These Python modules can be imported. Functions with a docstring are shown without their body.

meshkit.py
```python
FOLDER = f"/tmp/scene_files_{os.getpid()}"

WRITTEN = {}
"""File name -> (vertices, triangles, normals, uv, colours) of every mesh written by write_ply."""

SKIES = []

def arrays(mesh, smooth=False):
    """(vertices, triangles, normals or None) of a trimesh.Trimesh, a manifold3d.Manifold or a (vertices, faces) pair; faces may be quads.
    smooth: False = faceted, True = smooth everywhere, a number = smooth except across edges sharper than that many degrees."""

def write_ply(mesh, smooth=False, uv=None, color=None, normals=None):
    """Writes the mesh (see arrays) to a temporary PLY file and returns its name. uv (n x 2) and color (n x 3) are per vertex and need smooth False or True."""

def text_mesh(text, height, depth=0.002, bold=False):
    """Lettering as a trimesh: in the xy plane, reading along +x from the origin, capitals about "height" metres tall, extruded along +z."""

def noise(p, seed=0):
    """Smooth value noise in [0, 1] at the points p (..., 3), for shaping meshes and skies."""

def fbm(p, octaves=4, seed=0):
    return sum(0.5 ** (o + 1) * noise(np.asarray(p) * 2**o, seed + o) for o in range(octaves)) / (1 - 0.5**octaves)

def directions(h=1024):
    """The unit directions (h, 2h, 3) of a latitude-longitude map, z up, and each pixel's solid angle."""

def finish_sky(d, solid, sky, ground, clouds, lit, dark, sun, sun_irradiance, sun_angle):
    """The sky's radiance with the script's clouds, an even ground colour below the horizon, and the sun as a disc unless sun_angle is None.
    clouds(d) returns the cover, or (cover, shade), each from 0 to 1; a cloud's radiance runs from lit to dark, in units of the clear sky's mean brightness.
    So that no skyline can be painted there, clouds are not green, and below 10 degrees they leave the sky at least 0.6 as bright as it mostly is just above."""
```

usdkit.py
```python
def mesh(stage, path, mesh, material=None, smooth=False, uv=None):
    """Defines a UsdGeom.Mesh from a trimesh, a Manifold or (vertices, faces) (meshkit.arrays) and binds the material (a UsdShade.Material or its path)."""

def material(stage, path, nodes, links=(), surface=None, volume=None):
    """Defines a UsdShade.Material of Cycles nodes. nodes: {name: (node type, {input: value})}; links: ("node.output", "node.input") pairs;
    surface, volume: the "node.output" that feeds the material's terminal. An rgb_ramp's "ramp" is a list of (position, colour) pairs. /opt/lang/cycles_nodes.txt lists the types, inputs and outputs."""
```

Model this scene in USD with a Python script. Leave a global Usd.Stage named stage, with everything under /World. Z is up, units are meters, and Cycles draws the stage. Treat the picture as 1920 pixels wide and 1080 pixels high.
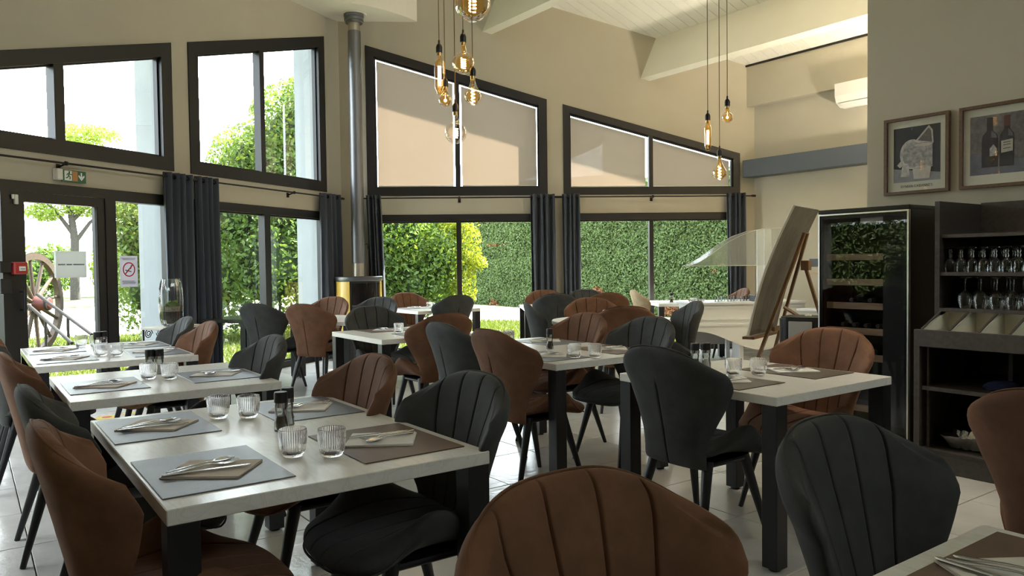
import math, random
import numpy as np, trimesh, shapely
from shapely.geometry import Polygon, LineString, Point, box as sbox
from shapely import affinity
from shapely.ops import unary_union
import manifold3d as m3
from pxr import Usd, UsdGeom, UsdLux, UsdShade, Gf, Sdf, Vt
import usdkit, meshkit

stage = Usd.Stage.CreateInMemory()
UsdGeom.SetStageUpAxis(stage, 'Z'); UsdGeom.SetStageMetersPerUnit(stage, 1.0)
UsdGeom.Xform.Define(stage, '/World'); UsdGeom.Scope.Define(stage, '/World/Looks')
PI = math.pi

# ---------------------------------------------------------------- camera, sky, sun, exposure
EXPOSURE = 1.2
SKY = 1.3
SUN = 5.5
UNSEEN_LAMP = 560.0
UNSEEN_SPOT = 2500.0
cam = UsdGeom.Camera.Define(stage, '/World/camera')
yaw, pitch, roll, F = math.radians(54.3), math.radians(1.79), math.radians(-0.72), 1430.0
def camera_rows():
    fwd = np.array([0, math.cos(pitch), -math.sin(pitch)]); up = np.array([0, math.sin(pitch), math.cos(pitch)]); r = np.array([1.0, 0, 0])
    c, s = math.cos(roll), math.sin(roll)
    M = np.stack([c*r+s*up, -s*r+c*up, fwd])
    A = np.array([[math.sin(yaw), math.cos(yaw), 0], [-math.cos(yaw), math.sin(yaw), 0], [0, 0, 1]])
    return M @ A.T
Mr = camera_rows()
EYE = np.array([0, 0, 1.32])
cam.AddTransformOp().Set(Gf.Matrix4d(*[float(x) for x in (*Mr[0], 0, *Mr[1], 0, *(-Mr[2]), 0, *EYE, 1)]))
cam.CreateHorizontalApertureAttr(36.0); cam.CreateFocalLengthAttr(F/1920*36)
cam.CreateClippingRangeAttr(Gf.Vec2f(0.05, 500)); cam.CreateExposureAttr(EXPOSURE)
dome = UsdLux.DomeLight.Define(stage, '/World/sky')
dome.CreateColorAttr(Gf.Vec3f(0.86, 0.94, 1.0)); dome.CreateIntensityAttr(SKY)
sun = UsdLux.DistantLight.Define(stage, '/World/sun')
el = math.radians(55); sd = np.array([.974, .225, 0]); sd = sd/np.linalg.norm(sd)*math.cos(el); sd[2] = math.sin(el)
xa = np.cross([0, 0, 1], sd); xa /= np.linalg.norm(xa); ya = np.cross(sd, xa)
sun.AddTransformOp().Set(Gf.Matrix4d(*[float(v) for v in (*xa, 0, *ya, 0, *sd, 0, 0, 0, 30, 1)]))
sun.CreateAngleAttr(0.6); sun.CreateNormalizeAttr(True); sun.CreateIntensityAttr(SUN); sun.CreateColorAttr(Gf.Vec3f(1, .95, .86))

# ---------------------------------------------------------------- materials
MATS = {}
def material(name, nodes, links, surface):
    MATS[name] = usdkit.material(stage, '/World/Looks/'+name, nodes, links, surface=surface); return MATS[name]
def plain(name, col, rough=.5, metal=0., var=.0, scale=6., bump=0., bscale=200., stretch=(1, 1, 1), spec=.5, rnd=0., sheen=0., coat=0.):
    """Principled with object-space noise tint (var), bump and per-object variation (rnd)."""
    n = {'p': ('principled_bsdf', {'base_color': col, 'roughness': rough, 'metallic': metal, 'specular_ior_level': spec, 'sheen_weight': sheen, 'sheen_roughness': .4, 'sheen_tint': tuple(min(1, c*2.5+.1) for c in col), 'coat_weight': coat, 'coat_roughness': .08})}
    l = []
    if var or bump:
        n['tc'] = ('texture_coordinate', {}); n['mp'] = ('mapping', {'scale': stretch}); l += [('tc.object', 'mp.vector')]
    src = None
    if var:
        n['nz'] = ('noise_texture', {'scale': scale, 'detail': 5., 'roughness': .6}); l += [('mp.vector', 'nz.vector')]
        lo, hi = tuple(c*(1-var) for c in col), tuple(min(1, c*(1+var)) for c in col)
        n['rp'] = ('rgb_ramp', {'ramp': [(.3, lo), (.7, hi)]}); l += [('nz.fac', 'rp.fac')]; src = 'rp.color'
    if rnd:
        n['oi'] = ('object_info', {}); n['mr'] = ('map_range', {'from_min': 0., 'from_max': 1., 'to_min': 1-rnd, 'to_max': 1+rnd})
        n['hv'] = ('hsv', {'color': col}); l += [('oi.random', 'mr.value'), ('mr.result', 'hv.value')]
        if src: l += [(src, 'hv.color')]
        src = 'hv.color'
    if src: l += [(src, 'p.base_color')]
    if bump:
        n['bn'] = ('noise_texture', {'scale': bscale, 'detail': 3.}); n['bp'] = ('bump', {'strength': bump, 'distance': .004})
        l += [('mp.vector', 'bn.vector'), ('bn.fac', 'bp.height'), ('bp.normal', 'p.normal')]
    return material(name, n, l, 'p.BSDF')
def wood(name, a, b, scale=3., stretch=(1, 12, 12), rough=.4, bump=.08, coat=0., lines=False, detail=6.):
    mid = tuple((x+y)/2 for x, y in zip(a, b)); m2 = tuple((x+3*y)/4 for x, y in zip(a, b))
    ramp = [(.32, a), (.5, mid), (.68, b)] if not lines else [(.30, mid), (.36, b), (.40, b), (.425, a), (.44, b), (.475, m2), (.49, a), (.505, b), (.54, b), (.56, mid), (.58, b), (.63, b), (.65, a), (.67, m2)]
    return material(name, {'tc': ('texture_coordinate', {}), 'mp': ('mapping', {'scale': stretch}), 'nz': ('noise_texture', {'scale': scale, 'detail': detail, 'roughness': .65 if detail > 4 else .4, 'distortion': .6}),
        'rp': ('rgb_ramp', {'ramp': ramp}), 'bp': ('bump', {'strength': bump, 'distance': .002}),
        'p': ('principled_bsdf', {'roughness': rough, 'coat_weight': coat, 'coat_roughness': .15})},
        [('tc.object', 'mp.vector'), ('mp.vector', 'nz.vector'), ('nz.fac', 'rp.fac'), ('rp.color', 'p.base_color'), ('nz.fac', 'bp.height'), ('bp.normal', 'p.normal')], 'p.BSDF')
def pane_mat(name, tint=(1, 1, 1), gloss=1.0, rough=0.0, ior=1.5):
    return material(name, {'fr': ('fresnel', {'IOR': ior}), 'm': ('math', {'math_type': 'multiply', 'value2': gloss}), 't': ('transparent_bsdf', {'color': tint}), 'g': ('glossy_bsdf', {'roughness': rough, 'color': (1, 1, 1)}), 'x': ('mix_closure', {})},
        [('fr.fac', 'm.value1'), ('m.value', 'x.fac'), ('t.BSDF', 'x.closure1'), ('g.BSDF', 'x.closure2')], 'x.closure')
def leaf_mat(name, stops, trans=.45, rough=.5):
    return material(name, {'g': ('geometry', {}), 'rp': ('rgb_ramp', {'ramp': stops}), 'p': ('principled_bsdf', {'roughness': rough, 'specular_ior_level': .35}), 't': ('translucent_bsdf', {}), 'gm': ('mix_color', {'blend_type': 'multiply', 'fac': 1., 'b': (1.15, 1.1, .55)}), 'x': ('mix_closure', {'fac': trans})},
        [('g.random_per_island', 'rp.fac'), ('rp.color', 'p.base_color'), ('rp.color', 'gm.a'), ('gm.result', 't.color'), ('p.BSDF', 'x.closure1'), ('t.BSDF', 'x.closure2')], 'x.closure')
def velvet(name, col):
    lo, hi = tuple(c*.72 for c in col), tuple(c*1.3 for c in col)
    return material(name, {'tc': ('texture_coordinate', {}), 'nz': ('noise_texture', {'scale': 7., 'detail': 6., 'roughness': .65}), 'n2': ('noise_texture', {'scale': 420., 'detail': 2.}),
        'rp': ('rgb_ramp', {'ramp': [(.3, lo), (.7, hi)]}), 'oi': ('object_info', {}), 'mr': ('map_range', {'to_min': .88, 'to_max': 1.12}), 'hv': ('hsv', {}), 'bp': ('bump', {'strength': .25, 'distance': .001}),
        'p': ('principled_bsdf', {'roughness': .78, 'specular_ior_level': .25, 'sheen_weight': .35, 'sheen_roughness': .35, 'sheen_tint': tuple(min(1, c*2.2+.06) for c in col)})},
        [('tc.object', 'nz.vector'), ('tc.object', 'n2.vector'), ('nz.fac', 'rp.fac'), ('rp.color', 'hv.color'), ('oi.random', 'mr.value'), ('mr.result', 'hv.value'), ('hv.color', 'p.base_color'), ('n2.fac', 'bp.height'), ('bp.normal', 'p.normal')], 'p.BSDF')

plain('wall_paint', (.49, .445, .345), .85, var=.03, scale=2., bump=.12, bscale=90.)
plain('white_paint', (.80, .76, .64), .6, var=.02, scale=3.)
plain('plank_paint', (.84, .81, .72), .5, var=.03, scale=2., rnd=.02)
plain('outside_render', (.33, .355, .37), .9, var=.04, scale=3.)
plain('roof_dark', (.12, .11, .11), .8)
plain('frame_metal', (.0095, .009, .010), .42, bump=.05, bscale=500.)
plain('frame_metal_warm', (.012, .009, .0085), .45)
plain('band_grey', (.075, .085, .095), .5)
plain('grout', (.07, .066, .06), .9)
material('tile', {'tc': ('texture_coordinate', {}), 'ge': ('geometry', {}), 'nz': ('noise_texture', {'scale': 2.2, 'detail': 7., 'roughness': .62}), 'rp': ('rgb_ramp', {'ramp': [(.3, (.47, .455, .425)), (.7, (.60, .585, .55))]}),
    'oi': ('object_info', {}), 'mr': ('map_range', {'to_min': .93, 'to_max': 1.06}), 'hv': ('hsv', {}), 'nb': ('noise_texture', {'scale': 9., 'detail': 5., 'roughness': .6, 'distortion': .5}), 'bp': ('bump', {'strength': .45, 'distance': .005}),
    'p': ('principled_bsdf', {'roughness': .20, 'specular_ior_level': .65})},
    [('ge.position', 'nz.vector'), ('nz.fac', 'rp.fac'), ('rp.color', 'hv.color'), ('oi.random', 'mr.value'), ('mr.result', 'hv.value'), ('hv.color', 'p.base_color'), ('ge.position', 'nb.vector'), ('nb.fac', 'bp.height'), ('bp.normal', 'p.normal')], 'p.BSDF')
pane_mat('window_glass', (.97, .985, .98), .15)
material('blind_cloth', {'tc': ('texture_coordinate', {}), 'nz': ('noise_texture', {'scale': 300.}), 'd': ('diffuse_bsdf', {'color': (.55, .52, .49)}), 't': ('translucent_bsdf', {'color': (.50, .43, .36)}), 'x': ('mix_closure', {'fac': .5})},
    [('d.BSDF', 'x.closure1'), ('t.BSDF', 'x.closure2')], 'x.closure')
velvet('brown_velvet', (.150, .072, .040)); velvet('grey_velvet', (.048, .050, .049)); velvet('cream_velvet', (.40, .31, .20))
plain('seam_brown', (.05, .020, .010), .9); plain('seam_grey', (.010, .011, .011), .9)
plain('black_metal', (.010, .011, .014), .38, var=.1, scale=20.)
wood('table_wood', (.745, .725, .67), (.82, .80, .75), 1.5, (7, .8, 7), .22, .04, lines=True, detail=2.5)
wood('dark_table', (.05, .055, .055), (.08, .085, .08), 2., (9, 1, 9), .12, .02)
plain('mat_grey', (.165, .175, .195), .27, var=.10, scale=9., bump=.2, bscale=350., rnd=.06)
plain('mat_brown', (.135, .080, .056), .34, var=.10, scale=9., bump=.2, bscale=350., rnd=.06)
plain('mat_slate', (.085, .066, .052), .36, var=.10, scale=9., bump=.2, bscale=350.)
plain('napkin_beige', (.62, .54, .47), .9, bump=.2, bscale=300.); plain('napkin_white', (.74, .71, .66), .9, bump=.2, bscale=300.)
plain('steel', (.60, .63, .68), .16, 1., bump=.02)
material('glass', {'p': ('principled_bsdf', {'base_color': (1., 1., 1.), 'roughness': .0, 'transmission_weight': 1., 'ior': 1.42})}, [], 'p.BSDF')
pane_mat('thin_glass', (.95, .965, .96), .9, .02)
material('acrylic', {'t': ('transparent_bsdf', {'color': (.93, .95, .95)}), 'g': ('glossy_bsdf', {'roughness': .12, 'color': (1, 1, 1)}), 'd': ('diffuse_bsdf', {'color': (.85, .88, .90)}), 'm': ('mix_closure', {'fac': .5}), 'x': ('mix_closure', {'fac': .13})}, [('g.BSDF', 'm.closure1'), ('d.BSDF', 'm.closure2'), ('t.BSDF', 'x.closure1'), ('m.closure', 'x.closure2')], 'x.closure')
pane_mat('amber_glass', (1., .80, .46), .55, .03); pane_mat('clear_bulb_glass', (1., .95, .89), .5, .03)
pane_mat('fridge_glass', (.80, .80, .82), .45, .01); pane_mat('picture_glass', (1, 1, 1), .10, .01)
plain('black_plastic', (.012, .012, .013), .4); plain('white_plastic', (.74, .72, .66), .45); plain('pepper', (.12, .095, .075), .9, var=.5, scale=200.); plain('salt', (.75, .73, .70), .9, var=.1, scale=300.)
plain('brass', (.55, .38, .16), .35, 1.); plain('cord', (.20, .155, .09), .8)
material('filament', {'e': ('emission', {'color': (1., .60, .22), 'strength': 16.})}, [], 'e.emission')
material('unseen_lamp_glow', {'e': ('emission', {'color': (1., .90, .72), 'strength': UNSEEN_LAMP})}, [], 'e.emission')
material('unseen_spot_glow', {'e': ('emission', {'color': (1., .88, .70), 'strength': UNSEEN_SPOT})}, [], 'e.emission')
plain('curtain', (.058, .066, .084), .85, var=.15, scale=4., bump=.15, bscale=400., sheen=.2, stretch=(1, 1, .15))
plain('rod_metal', (.03, .022, .02), .4, .6)
plain('stove_black', (.018, .018, .02), .45); plain('stove_steel', (.16, .16, .165), .38, .9); plain('stove_yellow', (.62, .40, .07), .4, coat=.4); plain('flue', (.20, .20, .21), .42, .85, var=.08, scale=3., stretch=(1, 1, .2)); plain('flue_raw', (.45, .40, .33), .4, .8)
material('stove_glass', {'p': ('principled_bsdf', {'base_color': (.012, .010, .010), 'roughness': .08})}, [], 'p.BSDF')
plain('red_plastic', (.45, .03, .03), .4); plain('sign_white', (.80, .81, .79), .5)
for nm, c in (('paper', (.80, .78, .84)), ('board_white', (.85, .86, .84))): material(nm, {'d': ('diffuse_bsdf', {'color': c}), 't': ('translucent_bsdf', {'color': tuple(.62*k for k in c)}), 'x': ('mix_closure', {'fac': .5})}, [('d.BSDF', 'x.closure1'), ('t.BSDF', 'x.closure2')], 'x.closure')
plain('paper_plain', (.8, .79, .8), .8); plain('ink_red', (.55, .05, .06), .6); plain('ink_grey', (.22, .23, .27), .7)
plain('sign_green', (.012, .11, .05), .3); plain('sign_orange', (.45, .20, .05), .4)
plain('moss', (.10, .16, .03), .95, var=.5, scale=60., bump=.8, bscale=120.); plain('soil', (.045, .03, .022), .95, var=.4, scale=50., bump=.8, bscale=90.); plain('pebble', (.30, .25, .18), .9, var=.4, scale=80.)
plain('stone_slab', (.62, .59, .52), .5, var=.08, scale=8.); plain('iron', (.012, .012, .012), .6)
plain('cart_white', (.84, .86, .87), .6); plain('cart_grey', (.42, .41, .40), .5); plain('cart_top', (.74, .76, .80), .35)
wood('easel_wood', (.095, .048, .022), (.17, .092, .042), 4., (12, 12, 1), .5)
plain('canvas_back', (.088, .086, .081), .9, var=.22, scale=5., stretch=(4, 4, .5)); plain('canvas_edge', (.46, .45, .42), .8); plain('canvas_paint', (.30, .33, .33), .6, var=.4, scale=4.)
plain('fridge_black', (.006, .006, .007), .2); plain('fridge_inner', (.010, .010, .011), .6); plain('fridge_trim', (.72, .70, .66), .28, 1.)
wood('shelf_wood', (.42, .28, .15), (.58, .41, .25), 5., (1, 10, 10), .5)
wood('dark_wood', (.020, .016, .013), (.045, .036, .030), 3., (10, 1, 10), .5); wood('dark_wood_lit', (.045, .036, .030), (.075, .062, .052), 3., (10, 1, 10), .5)  # dark_wood_lit is a lighter copy, light on the wood put into its colour
plain('bin_cream', (.58, .56, .46), .55); plain('foil', (.75, .75, .76), .22, 1., bump=1., bscale=35.); plain('blue_cloth', (.012, .018, .06), .9, bump=.5, bscale=60.); plain('black_cloth', (.006, .006, .007), .9, bump=.4, bscale=60.)
plain('pale_green', (.46, .49, .39), .8); plain('bottle_glass', (.004, .006, .004), .08); plain('foil_cap', (.09, .08, .07), .35, .5)
wood('frame_walnut', (.085, .045, .025), (.15, .085, .05), 6., (8, 8, 8), .45)
plain('passepartout', (.62, .60, .50), .8); plain('print_dark', (.055, .056, .062), .8, var=.2, scale=8.); plain('print_table', (.30, .30, .32), .8, var=.15, scale=12.); plain('print_light', (.50, .48, .45), .8, var=.28, scale=40.); plain('print_cream', (.56, .52, .46), .8, var=.1, scale=30.); plain('print_rind', (.36, .35, .34), .8, var=.35, scale=45.)
plain('print_mid', (.16, .145, .14), .8, var=.35, scale=30.); plain('print_bottle', (.045, .04, .04), .8, var=.3, scale=20.); plain('print_sheen', (.14, .135, .14), .8, var=.3, scale=20.); plain('print_capsule', (.13, .055, .045), .8); plain('print_cloth', (.15, .155, .19), .8, var=.2, scale=15.); plain('print_label', (.46, .43, .36), .8, var=.1, scale=60.); plain('lettering', (.10, .09, .08), .8)
plain('rug', (.40, .37, .34), .95, var=.3, scale=9.); plain('rug_yellow', (.55, .42, .08), .95); plain('rug_red', (.45, .10, .08), .95); plain('rug_green', (.25, .32, .12), .95)
plain('candle_red', (.20, .006, .010), .15)
plain('grass', (.075, .09, .020), .95, var=.45, scale=3.); plain('asphalt', (.46, .45, .44), .9, var=.06, scale=2.); plain('kerb', (.36, .34, .32), .9)
leaf_mat('grass_blade', [(0, (.09, .125, .02)), (.6, (.15, .18, .032)), (1, (.25, .24, .065))], .4)
leaf_mat('hedge_leaf', [(0, (.095, .145, .045)), (.5, (.185, .255, .08)), (.9, (.26, .33, .12)), (1, (.34, .40, .18))], .22)
leaf_mat('rust_leaf', [(0, (.26, .12, .05)), (.6, (.38, .20, .10)), (1, (.45, .28, .13))], .25)
leaf_mat('shrub_leaf', [(0, (.10, .17, .04)), (.5, (.24, .34, .08)), (.85, (.40, .48, .16)), (1, (.62, .66, .40))], .48, .25)
leaf_mat('yellow_leaf', [(0, (.26, .30, .03)), (.6, (.46, .44, .04)), (1, (.62, .56, .12))], .5)
leaf_mat('light_leaf', [(0, (.20, .28, .05)), (.5, (.34, .43, .08)), (1, (.48, .54, .14))], .5)
leaf_mat('autumn_leaf', [(0, (.10, .13, .03)), (.5, (.20, .15, .04)), (1, (.36, .16, .05))], .45)
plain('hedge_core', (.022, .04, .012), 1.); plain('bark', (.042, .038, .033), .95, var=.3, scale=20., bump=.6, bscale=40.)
wood('wheel_wood', (.030, .017, .009), (.062, .040, .022), 5., (6, 6, 6), .7); plain('hub_red', (.085, .016, .013), .6, var=.3, scale=15.); plain('rail_grey', (.020, .018, .017), .75, spec=.25)

# ---------------------------------------------------------------- helpers
USED = {}
def numbered(parent, name):
    k = (parent, name); n = USED.get(k, 0); USED[k] = n+1
    return name if n == 0 else f'{name}_{n:03d}'
def tag(prim, label=None, cat=None, group=None, kind=None):
    for k, v in (('label', label), ('category', cat), ('group', group), ('kind', kind)):
        if v: prim.SetCustomDataByKey(k, v)
    return prim
def path_of(p): return str(p.GetPath())
def thing(name, label=None, cat=None, loc=(0, 0, 0), rot=0., group=None, kind=None):
    x = UsdGeom.Xform.Define(stage, '/World/'+numbered('/World', name))
    x.AddTranslateOp().Set(Gf.Vec3d(*map(float, loc))); x.AddRotateZOp().Set(float(rot))
    return tag(x.GetPrim(), label, cat, group, kind)
def obj(name, mesh, mat, parent=None, smooth=False, label=None, kind=None, cat=None, group=None):
    base = path_of(parent) if parent else '/World'
    if isinstance(mesh, list): mesh = trimesh.util.concatenate(mesh)
    m = usdkit.mesh(stage, base+'/'+numbered(base, name), mesh, MATS[mat], smooth=smooth)
    return tag(m.GetPrim(), label, cat, group, kind)
def dup(root, loc, rot, label, group=None):
    was = root.GetCustomData()
    r = thing(root.GetName().rstrip('0123456789').rstrip('_'), label, was.get('category'), loc, rot, group or was.get('group'))
    r.GetReferences().AddInternalReference(root.GetPath()); r.SetInstanceable(True)
    return r
PROTO = {}
def put(key, build, loc, rot, label, cat, group=None):
    """The first of a kind is built in place, later ones refer to it."""
    if key in PROTO: return dup(PROTO[key], loc, rot, label, group)
    PROTO[key] = t = build(loc, rot, label, cat, group)
    return t
def T(m, t=(0, 0, 0), rz=0., rx=0., ry=0.):
    m = m.copy(); R = trimesh.transformations
    if rx: m.apply_transform(R.rotation_matrix(rx, [1, 0, 0]))
    if ry: m.apply_transform(R.rotation_matrix(ry, [0, 1, 0]))
    if rz: m.apply_transform(R.rotation_matrix(rz, [0, 0, 1]))
    m.apply_translation(t); return m
def bx(x0, x1, y0, y1, z0, z1, bev=0.):
    """Box, its edges chamfered by bev."""
    if bev <= 0:
        m = trimesh.creation.box([x1-x0, y1-y0, z1-z0]); m.apply_translation([(x0+x1)/2, (y0+y1)/2, (z0+z1)/2]); return m
    pts = []
    for X, sx in ((x0, 1), (x1, -1)):
        for Y, sy in ((y0, 1), (y1, -1)):
            for Z, sz in ((z0, 1), (z1, -1)):
                pts += [(X+sx*bev, Y+sy*bev, Z), (X+sx*bev, Y, Z+sz*bev), (X, Y+sy*bev, Z+sz*bev)]
    return man(m3.Manifold.hull_points(np.array(pts, float)))
def man(m):
    a = m.to_mesh(); return trimesh.Trimesh(np.array(a.vert_properties[:, :3], float), np.array(a.tri_verts), process=False)
def hull(pts): return man(m3.Manifold.hull_points(np.array(pts, float)))
def tube(pts, r, n=8, cap=True):
    pts = np.asarray(pts, float); k = len(pts); r = np.broadcast_to(np.asarray(r, float), k)
    tan = np.gradient(pts, axis=0); tan /= np.linalg.norm(tan, axis=1, keepdims=True)+1e-12
    ref = np.array([0, 0, 1.]) if abs(tan[0][2]) < .9 else np.array([1., 0, 0])
    V = []
    u = np.cross(tan[0], ref); u /= np.linalg.norm(u)
    for i in range(k):
        u = u-tan[i]*(u@tan[i]); u /= np.linalg.norm(u); w = np.cross(tan[i], u)
        a = np.arange(n)*2*PI/n
        V.append(pts[i]+r[i]*(np.cos(a)[:, None]*u+np.sin(a)[:, None]*w))
    V = np.concatenate(V); Fc = []
    for i in range(k-1):
        for j in range(n):
            a, b, c, d = i*n+j, i*n+(j+1) % n, (i+1)*n+(j+1) % n, (i+1)*n+j
            Fc += [(a, b, c), (a, c, d)]
    if cap:
        V = np.vstack([V, pts[:1], pts[-1:]]); e = len(V)
        for j in range(n):
            Fc += [(e-2, (j+1) % n, j), (e-1, (k-1)*n+j, (k-1)*n+(j+1) % n)]
    return trimesh.Trimesh(V, Fc, process=False)
def lathe(prof, n=24, rib=None):
    """Profile (r, z) turned about z; rib(k, angle) may scale the radius of row k."""
    prof = np.asarray(prof, float); a = np.arange(n)*2*PI/n; V = []
    for k, (r, z) in enumerate(prof):
        rr = r*(rib(k, a) if rib else 1.0); V.append(np.stack([rr*np.cos(a), rr*np.sin(a), np.full(n, z)], 1))
    V = np.concatenate(V); Fc = []
    for k in range(len(prof)-1):
        j = np.arange(n); q = np.stack([k*n+j, k*n+(j+1) % n, (k+1)*n+(j+1) % n, (k+1)*n+j], 1); Fc += [q[:, [0, 1, 2]], q[:, [0, 2, 3]]]
    m = trimesh.Trimesh(V, np.concatenate(Fc), process=False); m.merge_vertices(); m.update_faces(m.nondegenerate_faces()); return m
def pgeoms(p): return [g for g in getattr(p, 'geoms', [p]) if isinstance(g, Polygon) and g.area > 1e-9]
def pxy(poly, z0, z1): return trimesh.util.concatenate([T(trimesh.creation.extrude_polygon(g, z1-z0, engine='earcut'), (0, 0, z0)) for g in pgeoms(poly)])
def pxz(poly, y0, y1):
    """Shapely polygon in (x, z), extruded from y0 to y1."""
    m = trimesh.util.concatenate([trimesh.creation.extrude_polygon(g, y1-y0, engine='earcut') for g in pgeoms(poly)])
    v = m.vertices; return trimesh.Trimesh(np.stack([v[:, 0], v[:, 2]+y0, v[:, 1]], 1), m.faces[:, ::-1], process=False)
def grid_solid(mid, th_f, th_b, merge=True):
    """Closed shell around a grid of points mid (n, m, 3): front/back offset along the normals."""
    du, dv = np.gradient(mid, axis=0), np.gradient(mid, axis=1); nr = np.cross(du, dv); nr /= np.linalg.norm(nr, axis=2, keepdims=True)+1e-12
    n, m = mid.shape[:2]; f, b = mid+nr*th_f[..., None], mid-nr*th_b[..., None]
    V = np.concatenate([f.reshape(-1, 3), b.reshape(-1, 3)]); N = n*m; idx = np.arange(N).reshape(n, m)
    q = np.stack([idx[:-1, :-1], idx[1:, :-1], idx[1:, 1:], idx[:-1, 1:]], -1).reshape(-1, 4); Fc = [q, q[:, ::-1]+N]
    for e in (idx[0], idx[:, -1], idx[-1][::-1], idx[::-1, 0]):
        Fc.append(np.stack([e[:-1], e[1:], e[1:]+N, e[:-1]+N], 1))
    q = np.concatenate(Fc); t = trimesh.Trimesh(V, np.concatenate([q[:, [0, 1, 2]], q[:, [0, 2, 3]]]), process=False)
    if merge: t.merge_vertices(digits_vertex=5); t.update_faces(t.nondegenerate_faces())
    return t
def leaves(blobs, n, size, rng, aspect=.55, inner=.6, up=.0, flat=1.0):
    """n leaves as folded quads in the shells of ellipsoids (centre, radii)."""
    w = np.array([(b[1][0]*b[1][1]+b[1][0]*b[1][2]+b[1][1]*b[1][2]) for b in blobs]); k = rng.choice(len(blobs), n, p=w/w.sum())
    c, r = np.array([b[0] for b in blobs])[k], np.array([b[1] for b in blobs])[k]
    d = rng.normal(size=(n, 3)); d /= np.linalg.norm(d, axis=1, keepdims=True)
    rad = 1-inner*rng.random(n)**1.6+.10*(meshkit.noise(d*3+k[:, None]*7.3)-.5)
    p = c+d*r*rad[:, None]
    return leaf_quads(p, d, n, size, rng, aspect, up)
def leaf_quads(p, d, n, size, rng, aspect=.55, up=0.):
    nr = d+rng.normal(size=(n, 3))*.75; nr[:, 2] += up; nr /= np.linalg.norm(nr, axis=1, keepdims=True)
    u = np.cross(nr, rng.normal(size=(n, 3))); u /= np.linalg.norm(u, axis=1, keepdims=True); v = np.cross(nr, u)
    s = (size*(.6+.8*rng.random(n)))[:, None]
    V = np.stack([p-u*s*.5, p+v*s*.5*aspect+nr*s*.12, p+u*s*.5, p-v*s*.5*aspect+nr*s*.12], 1).reshape(-1, 3)
    b = np.arange(n)[:, None]*4
    return trimesh.Trimesh(V, np.concatenate([b+[0, 1, 2], b+[0, 2, 3]]), process=False)

# ---------------------------------------------------------------- building: a gabled hall; x and y run with its floor tiles and tables
COR = np.array([4.47, 10.55])                 # the bay's outer corner under the ridge
K = math.radians(32); RL, RB = 32.0, -32.0
lw, bw = np.array([math.cos(K), math.sin(K)]), np.array([math.cos(K), -math.sin(K)])
AL, AR = -.78, 9.75                           # eave walls
def roof_z(x): return 6.02-.339*np.abs(np.asarray(x)-4.47)
uL, uR = -(4.47-AL)/lw[0], (AR-4.47)/bw[0]
PL, PR = COR+lw*uL, COR+bw*uR
REAR = -4.2
foot = Polygon([(AL, REAR), (AR, REAR), (AR, PR[1]), tuple(COR), (AL, PL[1])])
room = foot
loc3 = (COR[0], COR[1], 0)

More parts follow.
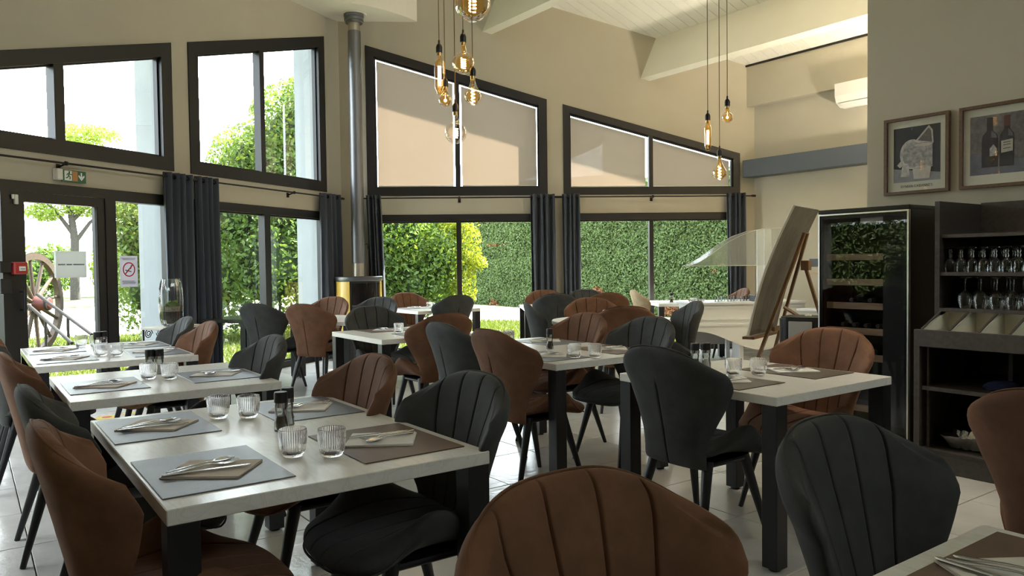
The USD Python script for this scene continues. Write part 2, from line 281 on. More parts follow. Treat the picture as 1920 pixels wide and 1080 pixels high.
# floor and tiles
obj('floor', pxy(foot.buffer(.25, join_style=2), -.25, -.012), 'grout', kind='structure')
floor = stage.GetPrimAtPath('/World/floor')
def tile_mesh(poly):
    inner = poly.buffer(-.0048, join_style=2)
    if inner.is_empty or inner.area < 2e-4 or inner.geom_type != 'Polygon': return None
    o, i = poly.buffer(-.0028, join_style=2), inner
    a, b = np.array(o.exterior.coords)[:-1], np.array(i.exterior.coords)[:-1]
    if len(a) != len(b): return pxy(o, -.012, 0)
    return hull(np.vstack([np.c_[a, np.full(len(a), -.012)], np.c_[a, np.full(len(a), -.0018)], np.c_[b, np.zeros(len(b))]]))
tiles = []
for i in range(-8, 14):
    for j in range(-13, 16):
        x, y = 3.22+.6*i, 2.5+.6*j
        g = sbox(x, y, x+.6, y+.6).intersection(foot)
        if g.is_empty or g.area < .003: continue
        c = np.array(g.centroid.coords[0]); d = Mr[2][:2]@c; s = Mr[0][:2]@c
        seen = d > .3 and abs(s) < d*.75+.8 and not (c[0] > 6 and c[1] < 2.6) and not (c[0] > 5.95 and c[1] < 3.0)
        tiles.append((not seen, d, g))
tiles.sort(key=lambda t: (t[0], t[1]))
rest = []
for k, (hid, d, g) in enumerate(tiles):
    m = tile_mesh(g)
    if m is None: continue
    if k < 290 and not hid: obj('tile', m, 'tile', floor)
    else: rest.append(m)
obj('tile_field', rest, 'tile', floor, kind='stuff')

# walls of the bay, in their own frames: x along the wall, y outwards
def wall(name, rot, outline, holes, t0=0., t1=.24):
    p = Polygon(outline)
    for h in holes: p = p.difference(h)
    w = thing(name, loc=loc3, rot=rot, kind='structure')
    obj('plaster', pxz(p, t0, .12), 'wall_paint', w); obj('render', pxz(p, .12, t1), 'outside_render', w)
    return w
def quad(u0, u1, z0, zl, zr): return Polygon([(u0, z0), (u1, z0), (u1, zr), (u0, zl)])
W1, W2 = quad(-5.70, -3.04, 2.38, 2.985, 3.77), quad(-2.80, -.28, 2.38, 3.84, 4.58)
W3, W4 = quad(.43, 3.08, 2.34, 4.53, 3.75), quad(3.32, 6.00, 2.34, 3.68, 2.945)
D1, L2 = sbox(-5.70, -.02, -3.04, 2.11), sbox(-2.80, -.02, -.28, 2.095)
L3, L4 = sbox(.43, -.02, 3.08, 2.065), sbox(3.32, -.02, 6.00, 2.065)
def shrink(p, d=.03): return p.buffer(-d, join_style=2)
rz = lambda rot, u: float(roof_z(COR[0]+u*math.cos(math.radians(rot))))
wall('wall_left', RL, [(uL-.1, -.05), (0, -.05), (0, 6.035), (uL-.1, rz(RL, uL-.1)+.01)], [shrink(w) for w in (W1, W2, D1, L2)])
wall('wall_back', RB, [(0, -.05), (uR+.1, -.05), (uR+.1, rz(RB, uR+.1)+.01), (0, 6.035)], [shrink(w) for w in (W3, W4, L3, L4)])
# small angled facet in the bay's corner
cham = Polygon([tuple(COR+lw*-.20), tuple(COR+bw*.05), tuple(COR+np.array([0, .02]))])
obj('wall_corner', pxy(cham, 0, 5.95), 'wall_paint', kind='structure')
# eave wall beside the camera, with one unseen window, and the rear wall
def axis_wall(name, x0, x1, y0, y1, ztop, holes, along='y', mat='wall_paint'):
    lo, hi = (y0, y1) if along == 'y' else (x0, x1)
    p = sbox(lo, -.05, hi, ztop) if np.ndim(ztop) == 0 else Polygon([(lo, -.05), (hi, -.05)]+list(ztop))
    for h in holes: p = p.difference(sbox(*h))
    m = pxz(p, 0, (x1-x0) if along == 'y' else (y1-y0))
    if along == 'y': v = m.vertices; m = trimesh.Trimesh(np.stack([x0+v[:, 1], v[:, 0], v[:, 2]], 1), m.faces[:, ::-1], process=False)
    else: m = T(m, (0, y0, 0))
    return obj(name, m, mat, kind='structure')
bays = [(-3.9, -1.7), (-1.4, .8), (1.1, 3.3), (3.6, 5.8)]
axis_wall('wall_eave', AL-.25, AL, REAR-.25, PL[1]+.1, float(roof_z(AL))-.02, [(4.3, .05, 7.1, 1.92)])  # window opening out of view, lights the room from the left
axis_wall('wall_rear', AL-.25, 5.75, REAR-.25, REAR, 4.2, [], 'x', 'dark_wood_lit')  # out of view, dark wood chosen to cut bounce light
PX = 5.75
axis_wall('wall_partition', PX, PX+.2, REAR, 3.23, [(3.23, float(roof_z(PX+.2))-.03), (REAR, float(roof_z(PX+.2))-.03)], [])
axis_wall('wall_service', PX+.2, AR, .0, .2, [(AR, float(roof_z(AR))-.02), (PX+.2, float(roof_z(PX+.2))-.03)], [], 'x')  # out of view, closes the serving corner against stray daylight
axis_wall('wall_right', AR, AR+.25, -.1, PR[1]+.1, float(roof_z(AR))-.02, [])
# ceiling: white boards on both slopes, structural slab over them running out over the eaves
def roof_prism(poly, lo, hi, simple=True):
    ms = []
    for g in pgeoms(poly):
        m = trimesh.creation.extrude_polygon(g, 1.0, engine='earcut'); v = m.vertices.copy()
        v[:, 2] = roof_z(v[:, 0])+lo+v[:, 2]*(hi-lo); ms.append(trimesh.Trimesh(v, m.faces, process=False))
    return trimesh.util.concatenate(ms)
over = foot.buffer(1.0, join_style=2)
slopes = [sbox(-9, -9, 4.47, 30), sbox(4.47, -9, 30, 30)]
ceil = thing('ceiling', kind='structure')
obj('roof_slab', [roof_prism(over.intersection(s), .02, .26) for s in slopes], 'roof_dark', ceil)
cf = foot.buffer(.10, join_style=2)
for j in range(88):
    y = REAR+.0+.168*j
    for s in slopes:
        g = sbox(-2, y+.0025, 12, y+.1655).intersection(cf).intersection(s)
        if g.is_empty: continue
        if y > 2.0 and s is slopes[1]: obj('plank', roof_prism(g, -.002, .018), 'plank_paint', ceil)
        else: rest.append(None)
far = [roof_prism(sbox(-2, REAR+.168*j+.0025, 12, REAR+.168*j+.1655).intersection(cf).intersection(s), -.002, .018) for j in range(88) for s in slopes if not (REAR+.168*j > 2 and s is slopes[1]) and not sbox(-2, REAR+.168*j+.0025, 12, REAR+.168*j+.1655).intersection(cf).intersection(s).is_empty]
obj('plank_field', far, 'plank_paint', ceil, kind='stuff')
# purlins, square to the roof slope
nd, sl = np.array([-.321, -.947]), np.array([.947, -.321])
for k, xtop in enumerate((6.49, 8.48)):
    p0 = np.array([xtop, float(roof_z(xtop))]); q = [p0-nd*.02, p0+nd*.63, p0+nd*.63+sl*.12, p0-nd*.02+sl*.12]
    ye = 10.55-.625*(xtop-4.47)
    m = pxz(Polygon([tuple(a) for a in q]), 0., 1.); v = m.vertices.copy()
    back = 10.55-.625*(v[:, 0]-4.47)+.02; y0 = REAR if xtop < 5.7 else .1
    v[:, 1] = np.where(v[:, 1] > .5, back, y0); obj('trim', trimesh.Trimesh(v, m.faces, process=False), 'white_paint', kind='structure')
# right wall: upper soffit, dark line under the boards, dark beam
obj('trim', bx(AR-.10, AR+.01, .2, 7.33, 3.64, 4.30), 'wall_paint', kind='structure')
obj('trim', bx(AR-.115, AR-.10, .2, 7.33, 4.235, 4.262), 'frame_metal_warm', kind='structure')
obj('trim', bx(AR-.22, AR, .2, 7.30, 2.575, 2.83, .004), 'band_grey', kind='structure')
# curved soffit round the flue
arc = [(3.30, 9.80), (3.7, 9.74), (4.11, 9.70), (4.55, 9.67), (4.93, 9.71), (5.25, 9.80), (5.47, 9.90)]
sof = Polygon(arc+[(5.47, 10.3), (4.47, 10.9), (3.30, 10.3)]).intersection(foot.buffer(.02))
obj('trim', pxy(sof, 4.87, 5.75), 'white_paint', kind='structure')

# exterior fins between the windows
for rot, us in ((RL, ((-6.0, -5.78), (-3.02, -2.82), (-.23, .0))), (RB, ((.0, .20), (3.10, 3.30), (6.06, 6.2)))):
    for a, b in us:
        f = thing('trim', loc=loc3, rot=rot, kind='structure'); zt = rz(rot, (a+b)/2)-.25
        obj('fin', bx(a, b, .20, .56, -.05, zt), 'outside_render', f)

# windows
def window(name, rot, outer, mulls, fw=(.12, .12, .11, .15), mat='frame_metal', sill=0.):
    w = thing(name, loc=loc3, rot=rot, kind='structure')
    u0, z0, u1, z1 = outer.bounds
    hole = outer.buffer(-fw[0], join_style=2, mitre_limit=10)
    hole = hole.difference(sbox(u0, z0, u1, z0+fw[2]))
    panes = hole
    for a, b in mulls: panes = panes.difference(sbox(a, z0, b, z1+1))
    obj('frame', pxz(outer.difference(hole), -.015, .10), mat, w)
    obj('bead', pxz(hole.buffer(.0, join_style=2).difference(hole.buffer(-.018, join_style=2)), .035, .09), mat, w)
    for a, b in mulls: obj('mullion', pxz(sbox(a, z0+.02, b, z1+1).intersection(outer.buffer(-.02, join_style=2)), -.008, .095), mat, w)
    for g in pgeoms(panes): obj('pane', pxz(g.buffer(.012, join_style=2), .058, .064), 'window_glass', w)
    return w, [g for g in pgeoms(panes)]
window('window_1', RL, W1, [(-4.42, -4.32)], (.14, .14, .12, .15))
window('window_2', RL, W2, [(-1.63, -1.55)], (.14, .14, .12, .15))
w3, p3 = window('window_3', RB, W3, [(1.72, 1.79)], mat='frame_metal_warm')
w4, p4 = window('window_4', RB, W4, [(4.61, 4.67)], (.10, .10, .10, .12), mat='frame_metal_warm')
window('window_5', RL, L2, [(-1.60, -1.49)], (.10, .1, .10, .1))
window('window_6', RB, L3, [(1.72, 1.79)], (.10, .1, .10, .1), mat='frame_metal_warm')
window('window_7', RB, L4, [(4.61, 4.67)], (.10, .1, .10, .1), mat='frame_metal_warm')
for nm, panes, side in (('first', p3, 'taller back window'), ('second', p4, 'lower back window')):
    for k, g in enumerate(panes):
        b = thing('roller_blind', f'beige translucent outside blind covering the {"left" if k == 0 else "right"} pane of the {side}', 'blind', loc3, RB)
        cl = g.buffer(-.030, join_style=2); obj('cloth', pxz(cl, .118, .121), 'blind_cloth', b)
        x0, z0, x1, z1 = cl.bounds; obj('hem_bar', bx(x0, x1, .112, .128, z0-.006, z0+.012), 'white_plastic', b)
# glass doors in the left wall
d = thing('door_1', loc=loc3, rot=RL, kind='structure')
full = D1.difference(sbox(-5.58, 0.05, -4.955, 2.02)).difference(sbox(-4.88, 0.03, -3.92, 2.02)).difference(sbox(-3.80, .10, -3.14, 2.0))
obj('frame', pxz(full, -.015, .10), 'frame_metal', d)
leaf = sbox(-4.875, .03, -3.925, 2.015); obj('leaf', pxz(leaf.difference(sbox(-4.74, .16, -4.0, 1.93)), -.005, .075), 'frame_metal', d)
obj('pane', bx(-4.75, -3.99, .03, .037, .15, 1.94), 'window_glass', d); obj('pane', bx(-3.81, -3.13, .05, .056, .09, 2.01), 'window_glass', d); obj('pane', bx(-5.59, -4.95, .05, .056, .04, 2.03), 'window_glass', d)
obj('seal', bx(-4.006, -3.998, -.002, .03, .16, 1.93), 'rail_grey', d)
obj('handle', [tube([(-4.80, -.06, .95), (-4.80, -.06, 1.15)], .011), tube([(-4.80, -.06, .97), (-4.80, 0, .97)], .009), tube([(-4.80, -.06, 1.13), (-4.80, 0, 1.13)], .009)], 'black_metal', d, True)
obj('lock_box', bx(-5.00, -4.90, -.05, -.01, 1.30, 1.40, .004), 'black_plastic', d); obj('lock_box', bx(-5.00, -4.90, -.05, -.01, 1.12, 1.25, .004), 'black_plastic', d)
obj('door_contact', [bx(-4.835, -4.805, -.03, -.005, 1.90, 1.985, .003), bx(-4.86, -4.84, -.03, -.012, 1.945, 1.985, .003)], 'white_plastic', d)

# things on and by the door
t = thing('fire_call_point', 'small square red fire alarm call point on the glass door frame', 'alarm', loc3, RL)
obj('housing', bx(-4.885, -4.76, -.065, -.006, 1.285, 1.395, .01), 'red_plastic', t); obj('plate', bx(-4.845, -4.785, -.070, -.06, 1.315, 1.355, .003), 'sign_white', t, label='white press plate'); obj('line', bx(-4.835, -4.795, -.0725, -.069, 1.330, 1.337), 'ink_grey', t)
t = thing('no_smoking_notice', 'white paper no smoking notice taped on the narrow door side pane', 'notice', loc3, RL)
obj('sheet', bx(-3.72, -3.505, .045, .0475, 1.135, 1.455), 'paper', t)
cx, cz = -3.612, 1.315
ring = Point(cx, cz).buffer(.075).difference(Point(cx, cz).buffer(.063)); slash = affinity.rotate(sbox(cx-.07, cz-.006, cx+.07, cz+.006), 45)
obj('red_ring', pxz(ring.union(slash), .043, .0452), 'ink_red', t)
obj('cigarette', [pxz(affinity.rotate(sbox(cx-.045, cz-.022, cx+.03, cz-.008), -12).difference(slash), .0435, .0452), pxz(LineString([(cx+.02, cz+.005), (cx+.03, cz+.02), (cx+.022, cz+.035), (cx+.034, cz+.045)]).buffer(.004).difference(slash), .0435, .0452)], 'ink_grey', t)
obj('small_print', [bx(-3.695+.01*(k % 2), -3.53-.008*(k % 3), .0435, .0452, z, z+.006) for k, z in enumerate((1.425, 1.413, 1.19, 1.178, 1.166))], 'ink_grey', t, kind='stuff')
t = thing('white_sign', 'white landscape board hanging on the glass door, one grey line across', 'sign', loc3, RL)
obj('board', bx(-4.45, -4.135, -.002, .028, 1.245, 1.495, .003), 'board_white', t)
obj('grey_strip', [bx(-4.43, -4.36, -.0035, 0, 1.362, 1.375), bx(-4.345, -4.29, -.0035, 0, 1.362, 1.375), bx(-4.275, -4.16, -.0035, 0, 1.362, 1.375)], 'ink_grey', t)
t = thing('exit_sign', 'emergency exit sign with running figure and down arrow above the glass door', 'exit sign', loc3, RL)
obj('housing', bx(-4.46, -4.40, -.07, .0, 2.15, 2.255, .008), 'white_plastic', t)
obj('plate', bx(-4.40, -4.15, -.05, -.035, 2.14, 2.25, .002), 'sign_green', t)
man_ = unary_union([Point(-4.325, 2.232).buffer(.008), LineString([(-4.328, 2.222), (-4.334, 2.197)]).buffer(.007), LineString([(-4.334, 2.197), (-4.318, 2.186), (-4.322, 2.168)]).buffer(.0045), LineString([(-4.334, 2.197), (-4.345, 2.180), (-4.358, 2.176)]).buffer(.0045), LineString([(-4.328, 2.219), (-4.312, 2.207), (-4.303, 2.212)]).buffer(.0035), LineString([(-4.328, 2.219), (-4.345, 2.214), (-4.352, 2.202)]).buffer(.0035)])
obj('door_panel', bx(-4.375, -4.30, -.0515, -.049, 2.152, 2.243), 'sign_white', t); obj('figure', pxz(man_, -.0535, -.051), 'sign_green', t)
obj('glow_panel', bx(-4.295, -4.24, -.0515, -.049, 2.152, 2.243), 'sign_orange', t, label='orange tinted middle panel')  # flat orange panel between figure and arrow
obj('arrow', pxz(Polygon([(-4.207, 2.235), (-4.193, 2.235), (-4.193, 2.195), (-4.172, 2.215), (-4.166, 2.200), (-4.20, 2.160), (-4.234, 2.200), (-4.228, 2.215), (-4.207, 2.195)]), -.0515, -.049), 'sign_white', t)

# curtain rods and curtains
def rod(rot, u0, u1, brackets, label):
    t = thing('curtain_rod', label, 'curtain rod', loc3, rot)
    obj('pole', tube([(u0, -.11, 2.30), (u1, -.11, 2.30)], .010), 'rod_metal', t, True)
    for u in (u0, u1): obj('finial', tube([(u-.03, -.11, 2.30), (u+.03, -.11, 2.30)], .017), 'rod_metal', t, True)
    for u in brackets: obj('bracket', [tube([(u, -.115, 2.30), (u, .0, 2.27)], .009), bx(u-.02, u+.02, -.008, .002, 2.24, 2.30), tube([(u-.012, -.11, 2.30), (u+.012, -.11, 2.30)], .02)], 'rod_metal', t, True)
rod(RL, -5.75, -3.0, [-4.40, -5.7], 'thin dark curtain rod above the glass door'); rod(RL, -2.86, .02-.06, [-1.13], 'thin dark curtain rod over the left wall window')
rod(RB, .30, 3.20, [1.77], 'thin dark curtain rod under the taller blinded window'); rod(RB, 3.25, 6.17, [4.64], 'thin dark curtain rod under the lower blinded window')
def curtain(rot, u0, u1, folds, label, slant=0., z0=.03, seed=0):
    t = thing('curtain', label, 'curtain', loc3, rot); rng = np.random.default_rng(seed)
    n = folds*8+1; nz = 14; ph = rng.random()*6
    s = np.linspace(0, 1, n); V = np.zeros((n, nz, 3))
    for k in range(nz):
        q = k/(nz-1); z = z0+(2.345-z0)*q
        wob = .16*np.sin(s*7+q*2.3+ph)
        V[:, k, 0] = u0+(u1-u0)*s*(1-slant*(1-q)*.0)+slant*(1-q)+.01*np.sin(s*folds*2*PI*.5+q*3)
        V[:, k, 1] = -.11+(.042+.01*np.sin(q*3+ph))*np.sin(s*folds*2*PI+wob*3*(1-q))
        V[:, k, 2] = z
    obj('cloth', grid_solid(V, np.full((n, nz), .003), np.full((n, nz), .003), False), 'curtain', t, 60)
    for i in range(folds):
        u = u0+(u1-u0)*(i+.5)/folds; obj('eyelet', T(trimesh.creation.annulus(.014, .024, .006), (u, -.11, 2.30), ry=PI/2), 'rod_metal', t, 40)
curtain(RL, -3.27, -2.90, 4, 'dark blue-grey curtain right beside the narrow door side pane', seed=1)
curtain(RL, -2.84, -2.51, 4, 'dark blue-grey curtain at the left of the left wall window', seed=2)
curtain(RL, -.56, -.12, 4, 'dark blue-grey curtain left of the yellow stove', seed=3)
curtain(RB, .42, .63, 4, 'slanting dark grey curtain right behind the yellow stove', slant=.06, seed=4)
curtain(RB, 2.81, 3.17, 4, 'dark grey curtain left of the narrow middle pier', seed=5)
curtain(RB, 3.28, 3.54, 4, 'dark grey curtain right of the narrow middle pier', seed=6)
curtain(RB, 5.76, 6.04, 4, 'dark grey curtain at the far right end of the back windows', seed=7)

# air conditioner
t = thing('air_conditioner', 'white wall air conditioner partly hidden by the partition wall', 'air conditioner')
ac = Polygon([(AR-.01, 3.36), (AR-.14, 3.36), (AR-.235, 3.41), (AR-.27, 3.50), (AR-.27, 3.66), (AR-.01, 3.66)])
m = pxz(ac, 4.85, 5.78); obj('casing', m, 'white_plastic', t, 20)
obj('flap', hull([(AR-.15, 4.9, 3.353), (AR-.15, 5.73, 3.353), (AR-.238, 4.9, 3.402), (AR-.238, 5.73, 3.402), (AR-.15, 4.9, 3.346), (AR-.15, 5.73, 3.346), (AR-.245, 4.9, 3.397), (AR-.245, 5.73, 3.397)]), 'white_plastic', t)

# framed prints on the partition
def frame_print(b0, b1, z0, z1, label):
    t = thing('framed_print', label, 'picture', (PX, b0, 0), -90.)
    w = b0-b1; f = .022
    o = sbox(0, z0, w, z1); obj('frame', pxz(o.difference(sbox(f, z0+f, w-f, z1-f)), -.035, -.001), 'frame_walnut', t)
    obj('mount', bx(f-.004, w-f+.004, -.012, -.008, z0+f-.004, z1-f+.004), 'passepartout', t)
    obj('glazing', bx(f, w-f, -.028, -.026, z0+f, z1-f), 'picture_glass', t)
    return t, w
def flat(t, name, poly, mat, lay, label=None): return obj(name, pxz(poly, -.0125-.0006*lay, -.012), mat, t, label=label)
t, w = frame_print(3.08, 2.61, 1.805, 2.375, 'walnut framed print of stacked cheeses, left of the two pictures')
P = lambda pts: Polygon([(.065+.34*x, 1.895+.405*y) for x, y in pts])     # the print's own 0..1 square
C = lambda x, y, rx, ry: affinity.scale(Point(.065+.34*x, 1.895+.405*y).buffer(1, 24), .34*rx, .405*ry)
area = P([(0, 0), (1, 0), (1, 1), (0, 1)])
flat(t, 'print', area, 'print_dark', 0, 'dark backdrop'); flat(t, 'table_area', P([(0, 0), (1, 0), (1, .13), (0, .26)]), 'print_table', 1)
flat(t, 'cheese_wedge', P([(.48, .74), (.76, .99), (.84, .90), (.86, .68), (.82, .6), (.55, .62)]), 'print_light', 2); flat(t, 'wedge_face', P([(.53, .74), (.755, .94), (.81, .88), (.825, .68)]), 'print_mid', 3)
flat(t, 'round_cheese', C(.40, .50, .26, .27).intersection(area), 'print_light', 3); flat(t, 'rind', C(.42, .49, .22, .23), 'print_rind', 4)
flat(t, 'blue_cheese', P([(.46, .24), (.84, .24), (.84, .66), (.46, .66)]).union(C(.65, .66, .19, .03)), 'print_rind', 5); flat(t, 'blue_cheese_top', C(.65, .65, .19, .028), 'print_cream', 6)
flat(t, 'goat_cheese', P([(.16, .10), (.36, .10), (.33, .34), (.20, .34)]), 'print_light', 6); flat(t, 'small_wedge', P([(.08, .32), (.17, .40), (.20, .30), (.14, .27)]), 'print_cream', 5)
flat(t, 'front_cheese', P([(.45, .04), (.78, .04), (.81, .24), (.42, .24)]).union(C(.615, .24, .195, .035)), 'print_cream', 7); flat(t, 'front_cheese_top', C(.615, .245, .18, .028), 'print_light', 8)
tm = meshkit.text_mesh('BYMAN CABANNES', .019, .0008); v = tm.vertices; v2 = np.stack([v[:, 0]*.95+.235-v[:, 0].max()*.475, -.0122-v[:, 2], v[:, 1]+1.853], 1)
obj('lettering', trimesh.Trimesh(v2, tm.faces[:, ::-1], process=False), 'lettering', t)
t, w = frame_print(2.54, 2.05, 1.805, 2.375, 'walnut framed print of two wine bottles, right of the two pictures')
area = P([(0, .0), (1, .0), (1, 1), (0, 1)])
flat(t, 'print', area, 'print_mid', 0); flat(t, 'cloth_area', P([(0, 0), (1, 0), (1, .22), (.7, .24), (.2, .18), (0, .25)]), 'print_cloth', 1); flat(t, 'fold', P([(0, .24), (.0, .36), (.2, .35), (.45, .2), (.2, .12)]), 'print_cloth', 2)
def bottle(x, s, lay, cap):
    body = P([(x-.13*s, .12), (x+.13*s, .12), (x+.13*s, .60), (x+.115*s, .66), (x+.05*s, .73), (x+.045*s, .95), (x-.045*s, .95), (x-.05*s, .73), (x-.115*s, .66), (x-.13*s, .60)])
    flat(t, 'bottle', body, 'print_bottle', lay); flat(t, 'sheen', P([(x+.02, .62), (x+.115*s, .60), (x+.10*s, .66), (x+.03, .74)]), 'print_sheen', lay+1); flat(t, 'capsule', P([(x-.05*s, .78), (x+.05*s, .78), (x+.048*s, .955), (x-.048*s, .955)]), cap, lay+1)
bottle(.37, 1.15, 3, 'print_bottle'); bottle(.68, .98, 5, 'print_capsule')
flat(t, 'label', P([(.58, .34), (.79, .36), (.79, .56), (.58, .54)]), 'print_label', 7); flat(t, 'label', P([(.37, .30), (.50, .31), (.50, .42), (.44, .50), (.37, .43)]), 'print_rind', 6); flat(t, 'label_lines', unary_union([P([(.62, a), (.75, a+.01), (.75, a+.022), (.62, a+.012)]) for a in (.50, .46, .40)]), 'lettering', 8)

# ---------------------------------------------------------------- stove and flue
SX, SY = 4.57, 10.10
t = thing('wood_stove', 'round black wood stove with yellow side panels in the room corner', 'stove', (SX, SY, 0), -10.)
R0 = .315
obj('base', lathe([(0, 0), (R0-.03, 0), (R0-.03, .08), (R0, .10), (R0, .46), (0, .46)], 48), 'stove_black', t, 30)
obj('firebox', lathe([(0, .46), (R0-.012, .46), (R0-.012, 1.11), (0, 1.11)], 48), 'stove_black', t, 30)
def sector(a0, a1, r0, r1): 
    a = np.radians(np.linspace(a0, a1, 18)); return Polygon([(r1*math.cos(x), r1*math.sin(x)) for x in a]+[(r0*math.cos(x), r0*math.sin(x)) for x in a[::-1]])
for a0, a1 in ((-205, -128), (-38, 40)): obj('side_panel', pxy(sector(a0, a1, R0-.014, R0+.006), .12, 1.105), 'stove_yellow', t, 30, label='yellow glazed side panel')
obj('fire_window', pxy(sector(-122, -44, R0-.014, R0+.004), .78, 1.08), 'stove_glass', t, 30, label='dark glass fire window')
obj('drawer', pxy(sector(-122, -44, R0-.014, R0+.004), .50, .755), 'stove_black', t, 30); obj('trim_strip', pxy(sector(-122, -44, R0-.01, R0+.008), .76, .775), 'stove_steel', t, 30)
obj('top_plate', lathe([(0, 1.11), (R0+.015, 1.11), (R0+.022, 1.125), (R0+.022, 1.165), (R0+.01, 1.175), (0, 1.175)], 64), 'stove_steel', t, 30)
t = thing('flue_pipe', 'tall grey metal flue pipe rising from the stove to the soffit', 'pipe', (SX, SY, 0))
obj('pipe', lathe([(.088, 1.36), (.091, 1.37), (.091, 4.62), (.088, 4.63)], 32), 'flue', t, 30); obj('lower_sleeve', lathe([(.083, 1.176), (.083, 1.37)], 32), 'flue_raw', t, 30); obj('upper_sleeve', lathe([(.084, 4.62), (.084, 4.76)], 32), 'flue_raw', t, 30)
obj('collar', lathe([(.085, 4.74), (.12, 4.74), (.12, 4.77), (.135, 4.775), (.135, 4.81), (.125, 4.815), (.14, 4.83), (.14, 4.86), (.085, 4.865)], 32), 'flue', t, 30); obj('rosette', lathe([(.14, 4.863), (.17, 4.858), (.175, 4.868), (.14, 4.8695)], 32), 'white_paint', t, 30)
obj('damper_handle', [tube([(.06, -.09, 1.62), (.08, -.125, 1.64), (.088, -.13, 1.60), (.09, -.13, 1.56)], .005)], 'iron', t, True)

# ---------------------------------------------------------------- chairs
def chair_parts():
    s = np.sin(np.linspace(-PI/2, PI/2, 41)); s = np.unique(np.round(np.concatenate([s]+[c+np.array([-.04, -.022, -.012, -.006, 0, .006, .012, .022, .04]) for c in (-.6, -.2, 0., .2, .6)]), 4)); tau = np.linspace(0, 1, 30); tt = (1-np.cos(PI*tau))/2
    S, Tt = np.meshgrid(s, tt, indexing='ij'); A = np.abs(S)
    zt = .945-.115*A**2.8; z = .395+Tt*(zt-.395)
    w = np.interp(Tt, [0, .15, .3, .5, .7, .86, .94, 1], [.178, .174, .183, .222, .268, .295, .296, .280])
    w = w+0*Tt
    h = np.clip((z-.42)/.52, 0, 1)
    curl = np.interp(h, [0, .2, .45, .65, 1], [.03, .06, .115, .145, .10])
    y = -.195-.115*h**1.15+curl*(.35*A**2+.65*A**5)
    mid = np.stack([S*w, y, z], -1)
    edge = np.sqrt(np.clip(1-A**10, 0, 1))*np.sqrt(np.clip(1-np.abs(2*Tt-1)**14, 0, 1))
    g = sum(np.exp(-((S-c)/.011)**2) for c in (-.60, -.20, .20, .60))
    puff = .010*np.cos(np.clip(S/.2, -9, 9)*PI)*0
    gb = np.exp(-(S/.016)**2)*(z < .80)*np.clip((.80-z)/.05, 0, 1)
    # the cross product of d/ds and d/dt points to the back (-y): "front" argument is the back side
    back = grid_solid(mid, (.028-.012*gb)*edge, (.032-.010*g)*edge)
    rim = np.concatenate([mid[0, 4:], mid[1:-1, -1], mid[-1, 4:][::-1]]); rim = np.concatenate([mid[0, 6:, :], mid[1:-1, -1, :], mid[-1, ::-1][:-6]])
    nrm = rim-np.array([0, -.1, .62]); nrm[:, 1] = 0; nrm /= np.linalg.norm(nrm, axis=1, keepdims=True)
    piping = tube(rim+nrm*.0005+np.array([0, -.006, 0]), .0032, 5)
    ty = np.linspace(0, 1, 26); tt = (1-np.cos(PI*ty))/2; S, Tt = np.meshgrid(s, tt, indexing='ij'); A = np.abs(S)
    ws = np.interp(Tt, [0, .2, .4, .6, .8, .93, 1], [.165, .225, .262, .266, .252, .235, .205])
    x = S*ws; y = -.20+.50*Tt-.05*A**3*(Tt > .5)*(Tt-.5)*2
    z = .462+.125*A**3*np.exp(-((Tt-.44)/.27)**2)-.028*Tt**3
    mid = np.stack([x, y, z], -1); edge = np.sqrt(np.clip(1-A**8, 0, 1))*np.sqrt(np.clip(1-np.abs(2*Tt-1)**8, 0, 1))
    g = sum(np.exp(-((S-c)/.011)**2) for c in (-.6, -.2, .2, .6))
    seat = grid_solid(mid, (.040-.011*g)*edge, .036*edge)
    r = np.concatenate([mid[0, 3:, :], mid[1:-1, -1, :], mid[-1, ::-1][:-3]]); sp = tube(r+np.array([0, 0, -.012]), .004, 5)
    legs = [tube([(sx*.155, .12 if sy > 0 else -.13, .425), (sx*.218, .235 if sy > 0 else -.255, .0)], [.026, .0125], 12) for sx in (-1, 1) for sy in (-1, 1)]
    under = bx(-.175, .175, -.15, .15, .398, .418, .006)
    return seat, back, piping, sp, legs, under
SEAT, BACK, PIPE, SPIPE, LEGS, UNDER = chair_parts()
def chair_build(col):
    def f(loc, rot, label, cat, group):
        t = thing('dining_chair', label, cat, loc, rot, group)
        obj('seat', SEAT, col+'_velvet', t, 50); b = obj('backrest', BACK, col+'_velvet', t, 50); obj('piping', [PIPE], col+'_velvet', b, True); obj('seat_piping', SPIPE, col+'_velvet', stage.GetPrimAtPath(path_of(t)+'/seat'), True)
        for m in LEGS: obj('leg', m, 'black_metal', t, 40)
        obj('under_frame', UNDER, 'black_metal', t)
        return t
    return f
def chair(col, x, y, face, label):
    """face: the heading (degrees) of the sitter's gaze, counter-clockwise from +x."""
    return put('chair_'+col, chair_build(col), (x, y, 0), face-90., label, 'chair', None)

# ---------------------------------------------------------------- tables
def table_build(w, l, top='table_wood'):
    def f(loc, rot, label, cat, group):
        t = thing('dining_table', label, cat, loc, rot, group)
        obj('tabletop', bx(0, w, 0, l, .71, .75, .0025), top, t)
        g = .075
        for x in (.0015, w-g-.0015):
            for y in (.0015, l-g-.0015): obj('leg', [bx(x, x+g, y, y+g, .012, .71, .002), tube([(x+g/2, y+g/2, 0), (x+g/2, y+g/2, .014)], .026, 12)], 'black_metal', t)
        return t
    return f
def table(key, w, l, x, y, rot, label, top='table_wood'): return put(f'table{w}{l}{top}', table_build(w, l, top), (x, y, 0), rot, label, 'table')
TZ = .75
table('T1', .92, 1.33, .372, 1.925, 0, 'pale wood table in the front left, nearest to the viewer, set for four')
table('T2', .92, .98, .355, 3.755, 0, 'pale wood table behind the front left one, set for two')
table('T3', .92, 1.33, .32, 5.27, 0, 'pale wood table closest to the glass door, set for four')
